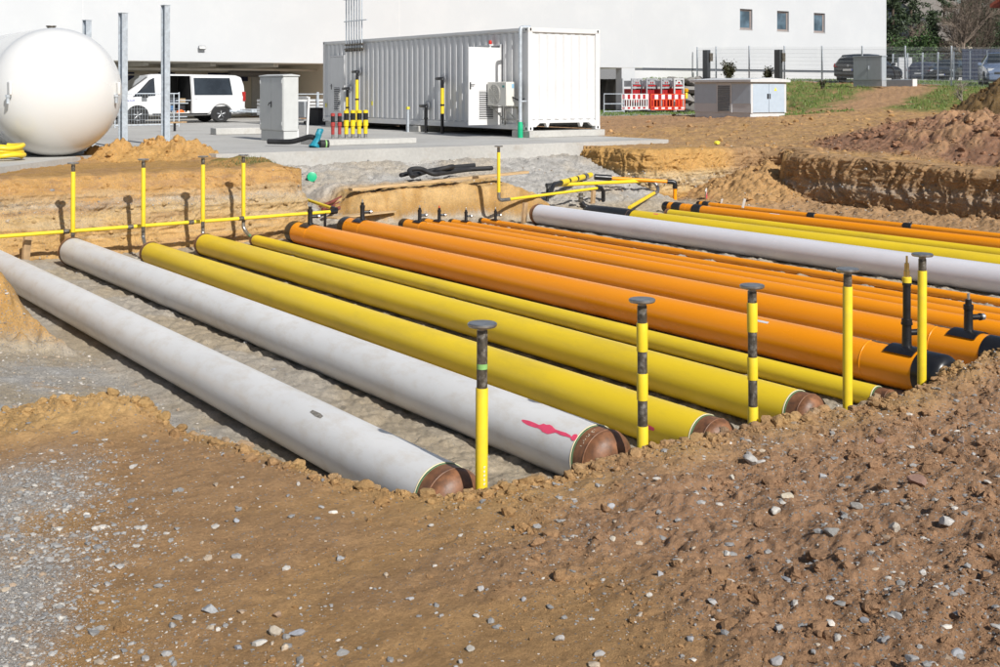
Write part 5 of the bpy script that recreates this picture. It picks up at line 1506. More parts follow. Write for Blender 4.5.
def hatchback(label, loc, rz, paint, group=None, sx=1.0, name='parked_car', plate=True):
    c = thing(name, label, 'car', loc, rz, group)
    car_body(HB, 'body', paint, c)
    side_glass(HB, [[(-.80, .06), (.02, .06), (.02, .90), (-.80, .92)], [(.08, .06), (.98, .06), (.80, .35), (.40, .84), (.08, .90)], [(-1.50, .10), (-.86, .06), (-.86, .90), (-1.40, .84)]], c)
    m = MB(); front_panel(m, HB, 6, 8, .03, .95, .98); m.build('windscreen', CGLASS, c, smooth=None)
    m = MB(); front_panel(m, HB, 1, 3, .12, .92, .92); m.build('rear_window', CGLASS, c, smooth=None)
    for s in (1, -1):
        m = MB(); m.prism([(-1.99, .80), (-1.72, .84), (-1.80, 1.02), (-1.93, .98)], 'y', s * .68 - .11, s * .68 + .19); m.build('tail_light', TAILL, c, bevel=.03)
        m = MB(); m.prism([(1.62, .66), (1.99, .60), (1.93, .76), (1.6, .80)], 'y', s * .64 - .12, s * .64 + .17); m.build('headlight', HEADL, c, bevel=.03)
        m = MB(); m.prism([(.62, .90), (.82, .90), (.80, 1.03), (.66, 1.02)], 'y', s * .90, s * 1.06); m.build('side_mirror', paint, c, bevel=.02)
        for x in (-1.28, 1.28):
            wheel_arch(c, HB, x, .31, s); wheel(c, x, s * .885, .31, .19, s)
    m = MB(); m.box(-2.03, -1.9, -.8, .8, .34, .62); m.build('bumper', paint, c, bevel=.04)
    m = MB(); m.box(1.9, 2.07, -.72, .72, .28, .50); m.build('bumper', paint, c, bevel=.04)
    m = MB(); m.box(-2.045, -2.02, -.26, .26, .60, .70); m.box(2.065, 2.075, -.26, .26, .36, .46); pl = m.build('number_plate', PLATE, c)
    m = MB(); m.box(-2.047, -2.018, -.26, -.22, .602, .698); m.box(2.063, 2.077, .22, .26, .362, .458); m.build('plate_band', PLATEB, pl)
    m = MB(); m.box(1.97, 2.055, -.5, .5, .52, .62); m.build('grille', TRIM, c, bevel=.01)
    m = MB(); m.lathe((2.05, 0, .59), (1, 0, 0), [(0, .06), (.02, .055), (.022, .035)], 20, caps=False); m.lathe((-2.0, 0, .86), (-1, 0, 0), [(0, .06), (.02, .055), (.022, .035)], 20, caps=False); m.build('badge', SILVER, c)
    return c
# ------------------------------------------------------------------ transformer kiosk
KPAN = M('kiosk_pebble_grey', (0.60, 0.62, 0.65), .85, var=.06, scale=30, bmp=.25, bscale=90)
KDOOR = M('kiosk_door_blue_grey', (0.45, 0.53, 0.62), .45, var=.04); KROOF = M('kiosk_roof', (0.60, 0.61, 0.62), .6, var=.05)
kx, ky = vw(750.5, 41.5)
kz = -0.93
kw, kl, kh = 1.80, 2.75, 1.20
kk_ = thing('transformer_kiosk', 'grey compact transformer kiosk with blue grey doors on the brown ground', 'kiosk', (kx, ky, kz))
m = MB(); m.box(.02, kw - .02, .02, kl - .02, -.3, .12); m.build('plinth', KROOF, kk_, bevel=.01)
m = MB(); m.box(0, kw, 0, kl, .121, kh); m.build('body', KPAN, kk_, bevel=.015)
m = MB(); m.prism([(-.12, kh + .002), (kw + .12, kh + .002), (kw + .12, kh + .10), (kw / 2, kh + .16), (-.12, kh + .10)], 'y', -.12, kl + .12); m.build('roof', KROOF, kk_, bevel=.012)
for a, b in ((.10, kw / 2 - .008), (kw / 2 + .008, kw - .10)):
    m = MB(); m.box(a, b, -.03, -.001, .14, kh - .05); d = m.build('door', KDOOR, kk_, bevel=.006)
    m = MB(); m.box((b - .09) if a < .5 else (a + .02), (b - .02) if a < .5 else (a + .06), -.045, -.031, .62, .80); m.build('handle', BLACK_PL, d)
m = MB(); m.prism([(1.16, .90), (1.30, .90), (1.23, 1.03)], 'y', -.036, -.0305); m.build('warning_sign', TAGY, kk_)
m = MB(); m.box(0.0, .10, -.022, -.001, .125, kh - .03); m.box(kw - .10, kw, -.022, -.001, .125, kh - .03); m.build('corner_post', KROOF, kk_)
m = MB(); m.box(-.02, -.001, 1.55, 1.62, .13, kh - .02); m.box(-.02, -.001, .95, 1.549, kh - .08, kh - .02); m.box(-.02, -.001, .88, .95, .13, kh - .02); fr = m.build('louver_frame', KROOF, kk_)
m = MB()
for i in range(14): m.box(-.025, -.003, .955, 1.545, .18 + i * .066, .225 + i * .066, rot=Matrix.Rotation(.5, 3, 'Y'))
m.build('louver', M('louver_dark_grey', (.22, .23, .23), .5), fr)
for a, b in ((.0, .88), (1.63, kl - .02)):
    m = MB(); m.box(-.012, -.0005, a, b, .45, kh - .06); m.build('side_panel', KDOOR, kk_)

# ------------------------------------------------------------------ barriers and racks
RW_R = M('barrier_red', (.42, .02, .025), .45, var=.12); RW_W = M('barrier_white', (.70, .70, .69), .45, var=.06); RW_O = M('barrier_orange_red', (.72, .085, .02), .45, var=.08)


def barrier(label, px, D, zb, L, white, rz=0.0):
    v, w = vw(px, D)
    r = thing('site_barrier', label, 'barrier', (v, w, zb), rz)
    base = RW_W if white else RW_O
    m = MB(); m.box(0, L, -.025, .025, .15, .20); m.box(0, L, -.025, .025, .30, .34); m.box(0, L, -.025, .025, .68, .72); m.box(0, L, -.025, .025, .96, 1.0); m.box(0, .05, -.025, .025, .15, 1.0); m.box(L - .05, L, -.025, .025, .15, 1.0)
    n = 11
    for i in range(1, n): m.box(L * i / n - .03, L * i / n + .03, -.02, .02, .34, .68)
    m.build('panel', base, r, bevel=.008)
    for nm, k0 in (('red_stripe', 0), ('white_stripe', 1)):
        m = MB(); ns = 10
        for i in range(ns):
            if i % 2 == k0:
                m.box(.05 + (L - .1) * i / ns, .05 + (L - .1) * (i + 1) / ns, -.02, .02, .721, .959); m.box(.05 + (L - .1) * i / ns, .05 + (L - .1) * (i + 1) / ns, -.02, .02, .201, .299)
        m.build(nm, RW_R if k0 == 0 else RW_W, r)
    for x in (.18, L - .18):
        m = MB(); m.box(x - .1, x + .1, -.35, .35, 0, .12); m.build('foot', RUBBER, r, bevel=.02)
    return r
barrier('white site barrier with red stripes, left of the orange one before the boulder wall', 621.5, 62.5, -1.2, 1.95, True, .04)
barrier('orange red site barrier with red and white stripes, beside the boulder wall', 650.5, 62.0, -1.2, 2.4, False, -.02)
for i, (px, lb) in enumerate(((626.5, 'grey rack of folded red barriers, farthest left of its row'), (641.5, 'grey rack of folded red barriers, second in the row from the pier'),
                              (656.0, 'grey rack of folded red barriers, third in the row from the pier'), (669.0, 'grey rack with bright red panels, next to the boulders'))):
    v, w = vw(px, 64.0)
    r = thing('barrier_rack', lb, 'rack', (v, w, -1.2), .02, 'racks of folded site barriers')
    m = MB(); L = .80 if i < 3 else .74
    for x in (0, L - .07): m.box(x, x + .07, -.4, -.33, 0, 1.82); m.box(x, x + .07, .33, .4, 0, 1.82)
    m.box(.07, L - .07, -.4, -.34, 1.74, 1.82); m.box(.07, L - .07, -.4, -.34, 1.28, 1.36); m.box(.07, L - .07, -.4, -.34, .1, .18)
    m.prism([(.1, 1.5), (.25, 1.72), (L - .25, 1.72), (L - .1, 1.5)], 'y', -.37, -.345)
    m.build('frame', GREYPAINT if i == 3 else M('rack_grey%d' % i, (.34, .35, .37), .5), r, bevel=.008)
    m = MB()
    for k in range(5): m.box(.09 + k * (L - .16) / 5, .08 + (k + .82) * (L - .16) / 5, -.3, .3, .2, 1.26 if i != 3 else 1.29)
    m.build('red_panel', RW_R if i != 3 else M('bright_red', (.7, .03, .02), .45), r, bevel=.01)
    m = MB(); m.box(.12, L - .12, -.39, -.372, 1.40, 1.47); m.box(.3, .36, -.39, -.372, 1.55, 1.64); m.box(L - .36, L - .3, -.39, -.372, 1.55, 1.64); m.build('red_bar', RW_R, r)
    m = MB(); m.box(.09, L - .09, -.3, .3, 1.38, 1.7); m.build('folded_stack', M('rack_pale%d' % i, (.42, .43, .45), .5), r)
v, w = vw(693, 63.5)
hy_ = thing('warning_lamp', 'small yellow warning lamp hanging at the rack end before the boulders', 'lamp', (on_w(686, 47.3), 47.3, -.15))
m = MB(); m.lathe((0, 0, 0), (0, 0, 1), [(0, .08), (.06, .13), (.2, .14), (.24, .06)], 14); m.build('lens', M('amber', (.75, .38, .01), .3), hy_)
m = MB(); m.box(-.08, .08, -.07, .07, -.32, -.002); m.build('battery_box', TAGY, hy_, bevel=.02)


# ------------------------------------------------------------------ stones
def ico(sub):
    bm = bmesh.new(); bmesh.ops.create_icosphere(bm, subdivisions=sub, radius=1.0)
    v = np.array([p.co[:] for p in bm.verts]); f = np.array([[q.index for q in p.verts] for p in bm.faces]); bm.free()
    return v, f
ICO = {1: ico(1), 2: ico(2), 3: ico(3)}


def stone_pts(rng, sub, sx, sy, sz, cuts=9, rough=.06):
    v = ICO[sub][0].copy()
    for _ in range(cuts):
        n = rng.normal(size=3); n /= np.linalg.norm(n); d = rng.uniform(.45, .85)
        t = v @ n - d
        v -= np.clip(t, 0, None)[:, None] * n[None]
    v *= 1 + rng.uniform(-rough, rough, (len(v), 1))
    a = rng.uniform(0, 2 * PI); c, s = math.cos(a), math.sin(a)
    v = v * np.array([sx, sy, sz])
    ti = rng.uniform(-.35, .35); ct_, st_ = math.cos(ti), math.sin(ti)
    v = v @ np.array([[1, 0, 0], [0, ct_, st_], [0, -st_, ct_]])
    return v @ np.array([[c, s, 0], [-s, c, 0], [0, 0, 1]])


def stone_mat():
    m, nt, b = _nt('stone')
    at = nt.nodes.new('ShaderNodeAttribute'); at.attribute_name = 'col'
    tc = nt.nodes.new('ShaderNodeTexCoord')
    n = noise(nt, tc.outputs['Object'], 60, 6, .7)
    r = ramp(nt, n.outputs['Fac'], [(.3, (.75, .74, .73)), (.7, (1.15, 1.15, 1.15))])
    nt.links.new(mixc(nt, 1.0, at.outputs['Color'], r.outputs['Color'], 'MULTIPLY'), b.inputs['Base Color'])
    b.inputs['Roughness'].default_value = .85
    bump(nt, b, n.outputs['Fac'], .4, .01)
    return m
STONE = stone_mat()


def mesh_np(name, V, Fc, Cc, mat, smooth=False):
    me = bpy.data.meshes.new(name); k = Fc.shape[1]
    me.vertices.add(len(V)); me.vertices.foreach_set('co', V.astype(np.float32).ravel())
    me.loops.add(len(Fc) * k); me.polygons.add(len(Fc))
    me.loops.foreach_set('vertex_index', Fc.astype(np.int32).ravel())
    me.polygons.foreach_set('loop_start', np.arange(len(Fc), dtype=np.int32) * k); me.polygons.foreach_set('loop_total', np.full(len(Fc), k, dtype=np.int32))
    me.polygons.foreach_set('use_smooth', np.full(len(Fc), smooth))
    if Cc is not None:
        a = me.color_attributes.new('col', 'FLOAT_COLOR', 'POINT')
        a.data.foreach_set('color', np.concatenate([Cc, np.zeros((len(Cc), 1))], 1).astype(np.float32).ravel())
    me.update(); me.validate(); me.materials.append(mat)
    o = bpy.data.objects.new(name, me); COL.objects.link(o)
    return o


STCOL = np.array([[.36, .35, .335], [.42, .405, .38], [.30, .295, .285], [.52, .49, .44], [.44, .36, .27], [.58, .54, .48], [.36, .27, .19], [.27, .265, .26]])


def scatter(name, pts, sizes, mat, cols, sub=1, flat=.6, sink=.3, seed=0, rough=.1, smooth=False, cuts=6, zs=None):
    rng = np.random.default_rng(seed)
    nvar = 48
    var = [stone_pts(rng, sub, 1, rng.uniform(.55, .95), rng.uniform(flat * .6, flat), cuts, rough) for _ in range(nvar)]
    fb = ICO[sub][1]; nv = len(ICO[sub][0])
    if zs is None: zs, _ = terrain(pts[:, 0], pts[:, 1])
    n = len(pts); idx = rng.integers(nvar, size=n); a = rng.uniform(0, 2 * PI, n)
    base = np.stack(var)[idx]
    c, s_ = np.cos(a)[:, None], np.sin(a)[:, None]
    q = np.stack([base[:, :, 0] * c - base[:, :, 1] * s_, base[:, :, 0] * s_ + base[:, :, 1] * c, base[:, :, 2]], 2) * np.asarray(sizes)[:, None, None]
    q += np.stack([pts[:, 0], pts[:, 1], zs + np.asarray(sizes) * flat * (0.5 - sink)], 1)[:, None, :]
    Fc = (fb[None] + (np.arange(n) * nv)[:, None, None]).reshape(-1, 3)
    return mesh_np(name, q.reshape(-1, 3), Fc, np.repeat(np.asarray(cols), nv, 0), mat, smooth)


def pick(n, rng, kr, Dr, keep):
    """random ground points in a wedge, kept with probability keep(v, w)"""
    k = rng.uniform(*kr, n); D = np.sqrt(rng.uniform(Dr[0] ** 2, Dr[1] ** 2, n))
    v = D * (SN + CS * k); w = D * (CS - SN * k)
    ok = rng.uniform(size=n) < keep(v, w)
    return np.stack([v[ok], w[ok]], 1)


def near_edge(v): return np.interp(v, _rv, _rw)
rng = np.random.default_rng(101)
def kp(v, w):
    inside = (w < near_edge(v) - .05)
    rgt = sm(2.3, 4.4, v - .25 * (w - 3.5)); lft = sm(.2, 1.2, 2.6 - v) * (1 - sm(6.6, 7.8, w))
    cl = sm(-.2, .5, fbm(v, w, 1.1, 3, 77))
    return np.where(inside, (.16 + .6 * rgt * (.35 + .65 * cl) + .9 * lft), 0) * .9
STC2 = np.concatenate([STCOL, STCOL[[0, 2, 7, 0]] * .95])
P = pick(62000, rng, (-.55, .55), (3.2, 10.5), kp)
sz = np.clip(.0036 * rng.pareto(1.9, len(P)) + .0036, 0, .030)
g = scatter('gravel', P, sz, STONE, STC2[rng.integers(0, len(STC2), len(P))] * rng.uniform(.8, 1.15, (len(P), 1)), 1, .55, .25, 5)
g['kind'] = 'stuff'
def kp2(v, w):
    a = ((v < 3.5) & (w > near_edge(v) + .4) & (w < 12.6)) * .9
    b = ((v > 9.7) & (v < 19) & (w > 20.3) & (w < 23.6)) * (.25 + .75 * (fbm(v, w, .7, 2, 78) > 0)) * .8
    c = ((v > 4) & (v < 18) & (w > near_edge(v) + .4) & (w < 19.4)) * .06
    d = ((v > 19.6) & (v < 20.9) & (w < 19)) * .4
    e = ((v > 21.2) & (w < 34)) * .05
    return np.maximum.reduce([a, b, c, d, e])
P = pick(75000, rng, (-.47, .47), (7.5, 34), kp2)
sz = np.clip(.007 * rng.pareto(2.2, len(P)) + .008, 0, .035)
g = scatter('gravel', P, sz, STONE, STCOL[rng.integers(0, len(STCOL), len(P))] * rng.uniform(.85, 1.2, (len(P), 1)), 1, .6, .25, 6)
g['kind'] = 'stuff'
# soil clods
def kp3(v, w):
    ne = near_edge(v)
    f = (w < ne + .1) * (.9 * sm(2.5, 4.3, v - .25 * (w - 3.5)) * sm(-.3, .4, fbm(v, w, .9, 3, 79)) + .012)
    e = np.exp(-((w - ne) / .15) ** 2) * .8 + np.exp(-((v - 2.3) / .8) ** 2) * np.exp(-((w - 8.2) / .35) ** 2)
    h = (mound(v, w, 9.3, 5.6, 1.6, .6, .1) > .1) * .9
    return np.clip(np.maximum.reduce([f * .6, e * (w > ne - .4), h]), 0, 1) * (w < ne + .12)
CLOD = earth_mat('clod_earth')
def clods(P, sz, sub, seed, smooth=False):
    _, cl = terrain(P[:, 0], P[:, 1])
    g = scatter('dirt', P, sz, CLOD, cl[:, :3] * rng.uniform(.88, 1.14, (len(P), 1)), sub, .85, .3, seed, rough=.2, smooth=smooth, cuts=5); g['kind'] = 'stuff'
P = pick(30000, rng, (-.5, .5), (3.4, 11.5), kp3); clods(P, np.clip(.007 * rng.pareto(2.0, len(P)) + .006, 0, .05), 2, 7)
P = pick(110000, rng, (-.5, .5), (3.2, 9.0), kp3); clods(P, np.clip(.003 * rng.pareto(2.2, len(P)) + .0035, 0, .012), 1, 17)
# bigger broken lumps in loose groups on the churned ground
P = pick(9000, rng, (-.5, .5), (3.3, 10.0), lambda v, w: (w < near_edge(v) - .1) * sm(2.3, 4.0, v - .25 * (w - 3.5)) * sm(.0, .45, fbm(v, w, 1.3, 3, 97)) * .32)
clods(P, np.clip(.012 * rng.pareto(2.2, len(P)) + .012, 0, .055), 3, 47)
P = pick(60000, rng, (-.55, .5), (3.3, 8.5), lambda v, w: (w < near_edge(v) - .05) * np.clip(.10 + .5 * sm(0, .5, fbm(v, w, 1.6, 3, 131)), 0, 1) * .5)
clods(P, np.clip(.0022 * rng.pareto(2.2, len(P)) + .0028, 0, .011), 1, 57)
# chips of the grey gravel at the far left of the foreground
P = pick(150000, rng, (-.85, -.15), (2.8, 9.0), lambda v, w: (w < near_edge(v) - .1) * sm(.15, .9, (1.85 - v) * 1.1 + (w - 5.0) * .30 + .36 * fbm(v, w, .55, 3, 1) + .25 * fbm(v, w, 2.2, 3, 2)) * (1 - sm(6.8, 7.8, w)))
g = scatter('gravel', P, np.clip(.0028 * rng.pareto(2.1, len(P)) + .0036, 0, .024), STONE, STCOL[np.array([0, 1, 2, 6, 7, 3, 0, 2])][rng.integers(0, 8, len(P))] * rng.uniform(.85, 1.1, (len(P), 1)), 1, .5, .3, 15); g['kind'] = 'stuff'
# lumps and stones sticking out of the cut faces
for fi, (P3, cl, nx, ny) in enumerate(FACES):
    R_, C_ = cl.shape[:2]; n = 5200 if fi == 0 else 6500
    a, b = rng.integers(3, R_, n), rng.integers(2, C_ - 2, n)
    ok = rng.uniform(size=n) < np.clip(.18 + .9 * cl[a, b, 3] + .5 * (pn(b * .05, a * .12, 91) > .15), 0, 1); a, b = a[ok], b[ok]
    pp = P3[a, b]; stone = rng.uniform(size=len(a)) < cl[a, b, 3] * 1.2
    sz = np.clip(.008 * rng.pareto(2.0, len(a)) + .008, 0, .05); zs_ = pp[:, 2] - sz * .2
    for sel, mt, nm in ((~stone, CLOD, 'dirt'), (stone, STONE, 'gravel')):
        k_ = int(sel.sum()); c3 = cl[a, b, :3][sel] if mt is CLOD else STCOL[rng.integers(0, len(STCOL), k_)]
        g = scatter(nm, pp[sel][:, :2], sz[sel] * (1 if mt is CLOD else .8), mt, c3 * rng.uniform(.85, 1.1, (k_, 1)), 2, .85, .5, 60 + fi, rough=.2, cuts=5, zs=zs_[sel]); g['kind'] = 'stuff'
# crumbs along the torn edge of the pit
t = rng.uniform(0, 1, 2600)
ev = np.concatenate([np.linspace(0, 3.6, 60), np.linspace(3.6, 11.5, 60)]); ew = near_edge(ev)
L_ = np.concatenate([[0], np.cumsum(np.hypot(np.diff(ev), np.diff(ew)))])
P = np.stack([np.interp(t * L_[-1], L_, ev) + rng.normal(0, .07, len(t)), np.interp(t * L_[-1], L_, ew) + rng.normal(-.03, .08, len(t))], 1)
clods(P, np.clip(.009 * rng.pareto(2.0, len(P)) + .007, 0, .055), 2, 27)
def kp4(v, w):
    return np.clip((mound(v, w, 8.75, 24.5, 2.15, 1.25, .1) > .02) * .9 + (mound(v, w, 25.4, 13.2, 3.6, 8.4, .03) > .02) * .9 + (mound(v, w, 21.5, 19.6, 2.5, 2.0, .4) > .05) * .4
                   + (mound(v, w, 36.0, 21.2, 2.9, 3.2) > .02) * .3 + ((v > 19.5) & (v < 21) & (w < 19)) * .3 + ((v > 21.3) & (v < 37) & (w > 19) & (w < 34)) * .10, 0, 1)
P = pick(52000, rng, (-.45, .47), (16, 46), kp4)
sz = np.clip(.016 * rng.pareto(2.0, len(P)) + .013, 0, .11)
_, cl = terrain(P[:, 0], P[:, 1])
g = scatter('dirt', P, sz, CLOD, cl[:, :3] * rng.uniform(.85, 1.2, (len(P), 1)), 2, .85, .3, 8, rough=.2, smooth=False, cuts=6); g['kind'] = 'stuff'


def hit(px, py):
    D = np.arange(3.0, 14.0, .01); k = (px - 500) / F
    z, _ = terrain(D * (SN + CS * k), D * (CS - SN * k)); r = -(py - 90) / F * D
    i = int(np.argmax(z >= r)) if (z >= r).any() else 300
    return D[i], D[i] * (SN + CS * k), D[i] * (CS - SN * k), z[i]


ROCKS = [(209, 612, 20, (.36, .37, .38), .62, 'pale bluish rock lying alone on smooth brown soil, lower left'), (276, 634, 16, (.44, .38, .30), .8, 'upright tan rock beside a flat white stone, lower left'),
         (259, 645, 18, (.50, .48, .44), .4, 'flat whitish stone beside an upright tan rock, lower left'), (297, 635, 17, (.30, .31, .34), .5, 'blue grey rock right of the upright tan rock'),
         (947, 525, 20, (.56, .53, .49), .7, 'big whitish block like rock on brown soil at the right'), (895, 530, 14, (.50, .45, .38), .8, 'cream rounded rock left of the big whitish block'),
         (775, 513, 16, (.54, .51, .46), .6, 'whitish rock below a cream one, right of centre'), (787, 498, 14, (.50, .44, .34), .75, 'cream rock just above a whitish one, right of centre'),
         (750, 462, 19, (.46, .44, .41), .55, 'largest pale stone of a small heap near the banded posts'), (761, 463, 11, (.48, .46, .43), .5, 'right stone of a small heap near the banded posts'), (749, 455, 8, (.42, .41, .4), .8, 'top stone of a small heap near the banded posts'),
         (916, 482, 26, (.27, .16, .12), .35, 'flat reddish brown slab lying on the soil at the right'), (832, 534, 17, (.30, .29, .27), .6, 'grey brown angular rock between the whitish rocks at the right'), (829, 600, 13, (.54, .53, .51), .7, 'white pointed stone, lower right'),
         (957, 657, 19, (.32, .33, .35), .55, 'grey rock at the bottom right corner'), (922, 575, 9, (.60, .58, .54), .9, 'round white pebble on brown soil, right'), (134, 468, 11, (.50, .48, .45), .6, 'light stone on ochre soil near the lip mound, left'),
         (898, 618, 17, (.33, .33, .33), .5, None), (865, 623, 14, (.32, .33, .35), .5, None), (881, 642, 14, (.40, .37, .33), .6, None), (788, 581, 17, (.30, .31, .33), .35, None), (912, 660, 15, (.36, .35, .34), .6, None),
         (822, 478, 12, (.40, .40, .40), .5, None), (961, 442, 11, (.46, .36, .30), .8, None), (856, 508, 14, (.36, .34, .31), .6, None), (776, 664, 17, (.33, .32, .32), .6, None), (727, 555, 9, (.52, .5, .47), .7, None),
         (712, 604, 12, (.38, .37, .36), .5, None), (640, 616, 9, (.44, .38, .31), .6, None), (611, 508, 9, (.40, .41, .43), .8, None), (613, 541, 8, (.5, .45, .37), .8, None), (732, 480, 9, (.54, .5, .42), .8, None),
         (237, 522, 8, (.33, .35, .38), .7, None), (340, 560, 14, (.42, .42, .42), .35, None), (238, 649, 13, (.32, .33, .35), .6, None), (277, 616, 12, (.33, .23, .16), .7, None), (210, 629, 10, (.48, .40, .30), .5, None),
         (480, 590, 10, (.42, .41, .40), .6, None), (523, 600, 9, (.34, .34, .35), .6, None), (660, 575, 11, (.35, .35, .36), .5, None), (560, 640, 12, (.40, .38, .36), .6, None), (600, 655, 14, (.36, .35, .34), .5, None),
         (470, 650, 11, (.42, .39, .34), .6, None), (410, 600, 9, (.40, .40, .41), .6, None), (690, 640, 12, (.33, .33, .34), .5, None), (880, 442, 15, (.30, .18, .13), .4, None), (961, 593, 13, (.36, .35, .35), .5, None)]
rs = np.random.default_rng(55)
for (px, py, s, c, fl_z, lb) in ROCKS:
    D, v, w, z = hit(px, py)
    r = s / F * D / 2
    q = stone_pts(rs, 3, r * 1.05, r * rs.uniform(.65, .95), r * fl_z, 11, .025)
    col = np.repeat(np.array(c)[None], len(q), 0)
    o = mesh_np('rock', q, ICO[3][1], col, STONE); o.location = (v, w, z + r * fl_z * .35)
    tag(o, lb or 'small loose angular stone lying on the brown trampled soil', 'rock', 'loose rocks on the foreground soil')

# boulder wall behind the barriers
rb = np.random.default_rng(9)
for row in range(4):
    x = 44.9 + .2 * (row % 2)
    while x < 48.6:
        s = rb.uniform(.38, .58)
        q = stone_pts(rb, 3, s, s * .9, .33, 12, .03)
        g_ = rb.uniform(.16, .30)
        o = mesh_np('boulder', q, ICO[3][1], np.repeat(np.array([[g_, g_ * .96, g_ * .9]]), len(q), 0), STONE)
        o.location = (x + s * .8, 47.9 + row * .10, -1.02 + row * .50)
        tag(o, 'rough grey boulder stacked in the dry retaining wall behind the barriers', 'boulder', 'boulders of the retaining wall')
        x += s * 1.65

# yellow rag
v, w = vw(717, 31.0)
q = stone_pts(rb, 2, .10, .07, .05, 3, .15)
o = mesh_np('rag', q, ICO[2][1], None, TAGY); o.location = (v, w, tz(v, w) + .05); tag(o, 'crumpled yellow rag lying on the brown ground behind the earth block', 'rag')

# ------------------------------------------------------------------ street fence
FX = 48.7
def gz(w): return float(np.interp(w, [0, 20, 30, 36, 46, 60], [-0.35, -0.25, 0.08, 0.28, 0.58, 0.75]))
sfn = thing('street_fence', 'long double wire mesh fence along the street with grey posts', 'fence', (FX, 49.5, gz(49.5)))
WIRE = M('fence_wire', (.42, .45, .47), .45, metal=.4)
posts = [49.6, 48.1, 45.6, 43.1, 40.6, 38.1, 35.6, 33.1, 30.6, 28.1, 25.6]
for i, w in enumerate(posts):
    m = MB(); m.box(-.035, .035, w - 49.5 - .03, w - 49.5 + .03, gz(w) - gz(49.5) - .1, gz(w) - gz(49.5) + 1.85); m.build('post', GALV, sfn, bevel=.005)
for a, b in zip(posts[:-1], posts[1:]):
    m = MB(); za, zb2 = gz(a) - gz(49.5), gz(b) - gz(49.5)
    for k in range(9):
        z = .06 + k * .2
        for dx in (-.008, .008): m.cyl((dx - .045, a - 49.5, za + z), (dx - .045, b - 49.5, zb2 + z), .0045, seg=4, caps=False)
    n = int((a - b) / .05)
    for k in range(1, n):
        t = k / n; m.cyl((-.045, lerp(a, b, t) - 49.5, lerp(za, zb2, t) + .04), (-.045, lerp(a, b, t) - 49.5, lerp(za, zb2, t) + 1.8), .003, seg=3, caps=False)
    m.build('mesh_panel', WIRE, sfn, smooth=None)
ANTH = M('anthracite', (.045, .05, .055), .5, var=.1)
for px, D, lb in ((706.5, 66.5, 'dark slim gate pillar with intercom, beside the larger bush'), (778.5, 62.3, 'dark slim gate pillar with intercom, beside the smaller bush'), (663.0, 68.8, 'dark narrow fence end pillar at the white building wall')):
    v, w = vw(px, D)
    r = thing('gate_pillar', lb, 'pillar', (v, w, gz(w)), 0)
    wd = .19 if px > 670 else .12
    m = MB(); m.box(-.12, .12, -wd, wd, -.1, 1.62 if px > 670 else 1.72); m.build('pillar', ANTH, r, bevel=.01)
    if px > 670:
        m = MB(); m.box(-.0, .22, -wd - .1, -wd - .001, 1.0, 1.45); m.build('intercom', DIRTY_STEEL, r, bevel=.01)

# street cabinet and low box
v, w = vw(882, 55.0)
sc = thing('street_cabinet', 'large grey two door street cabinet standing before the dark hatchback', 'cabinet', (v, w, gz(w) - .08))
SCG = M('street_cab_grey', (.36, .40, .44), .5, var=.05)
m = MB(); m.box(0, .32, 0, 1.62, 0, .28); m.build('plinth', M('street_cab_plinth', (.34, .36, .38), .6), sc, bevel=.01)
m = MB(); m.box(0, .32, 0, 1.62, .281, 1.38); m.build('body', SCG, sc, bevel=.012)
m = MB(); m.box(-.03, .35, -.03, 1.65, 1.381, 1.43); m.build('roof', SCG, sc, bevel=.012)
for a, b in ((.04, .80), (.82, 1.58)):
    m = MB(); m.box(-.016, -.001, a, b, .31, 1.35); d = m.build('door', SCG, sc, bevel=.004)
    if a < .5: m = MB(); m.box(-.05, -.017, .70, .76, .78, .95); m.build('handle', GALV, d, bevel=.005)
v, w = vw(912, 55.5)
lb_ = thing('footing_box', 'low grey concrete box with bent cables lying beside the street cabinet', 'concrete box', (v, w, .13))
m = MB(); m.box(0, .32, 0, 2.0, -.3, .36); m.build('box', SCG, lb_, bevel=.02)
m = MB(); m.box(.0, .33, -.04, -.002, -.3, .38); m.build('end_plate', WPAINT, lb_)
m = MB(); m.tube(smooth_path([(.1, 1.9, .35), (.1, 1.8, .8), (.1, 1.4, .95), (.1, 1.1, .85), (.1, 1.0, .4)], 6), .03, 8); m.tube(smooth_path([(.1, .6, .42), (.1, .72, .6), (.1, .75, .75)], 4), .03, 8); m.build('cable', RUBBER, lb_)

# ------------------------------------------------------------------ parked cars
BLACKP = M('paint_black', (.018, .019, .022), .22, var=.1, coat=.6); BLUEP = M('paint_blue', (.06, .10, .22), .25, var=.08, coat=.6); DBLUE = M('paint_dark_blue', (.012, .018, .05), .25, coat=.6)
v, w = vw(869, 62.0); hatchback('black hatchback parked behind the mesh fence by the white building', (v, w, gz(w) - .02), .12, BLACKP)
v, w = vw(1003, 57.0); c_ = hatchback('blue grey car facing the fence at the right end of the street', (v, w, gz(w) - .05), math.radians(217), M('paint_silver_blue', (.16, .21, .32), .25, coat=.6)); c_.scale = (1.12, 1.12, 1.14)
v, w = vw(900, 66.5); pass
v, w = vw(949, 82.0); hatchback('dark car parked far behind the second fence', (v, w, .62), math.radians(200), BLACKP)
v, w = vw(929, 84.0); hatchback('low dark blue car at the far white wall, half hidden', (v, w, .50), math.radians(15), DBLUE)

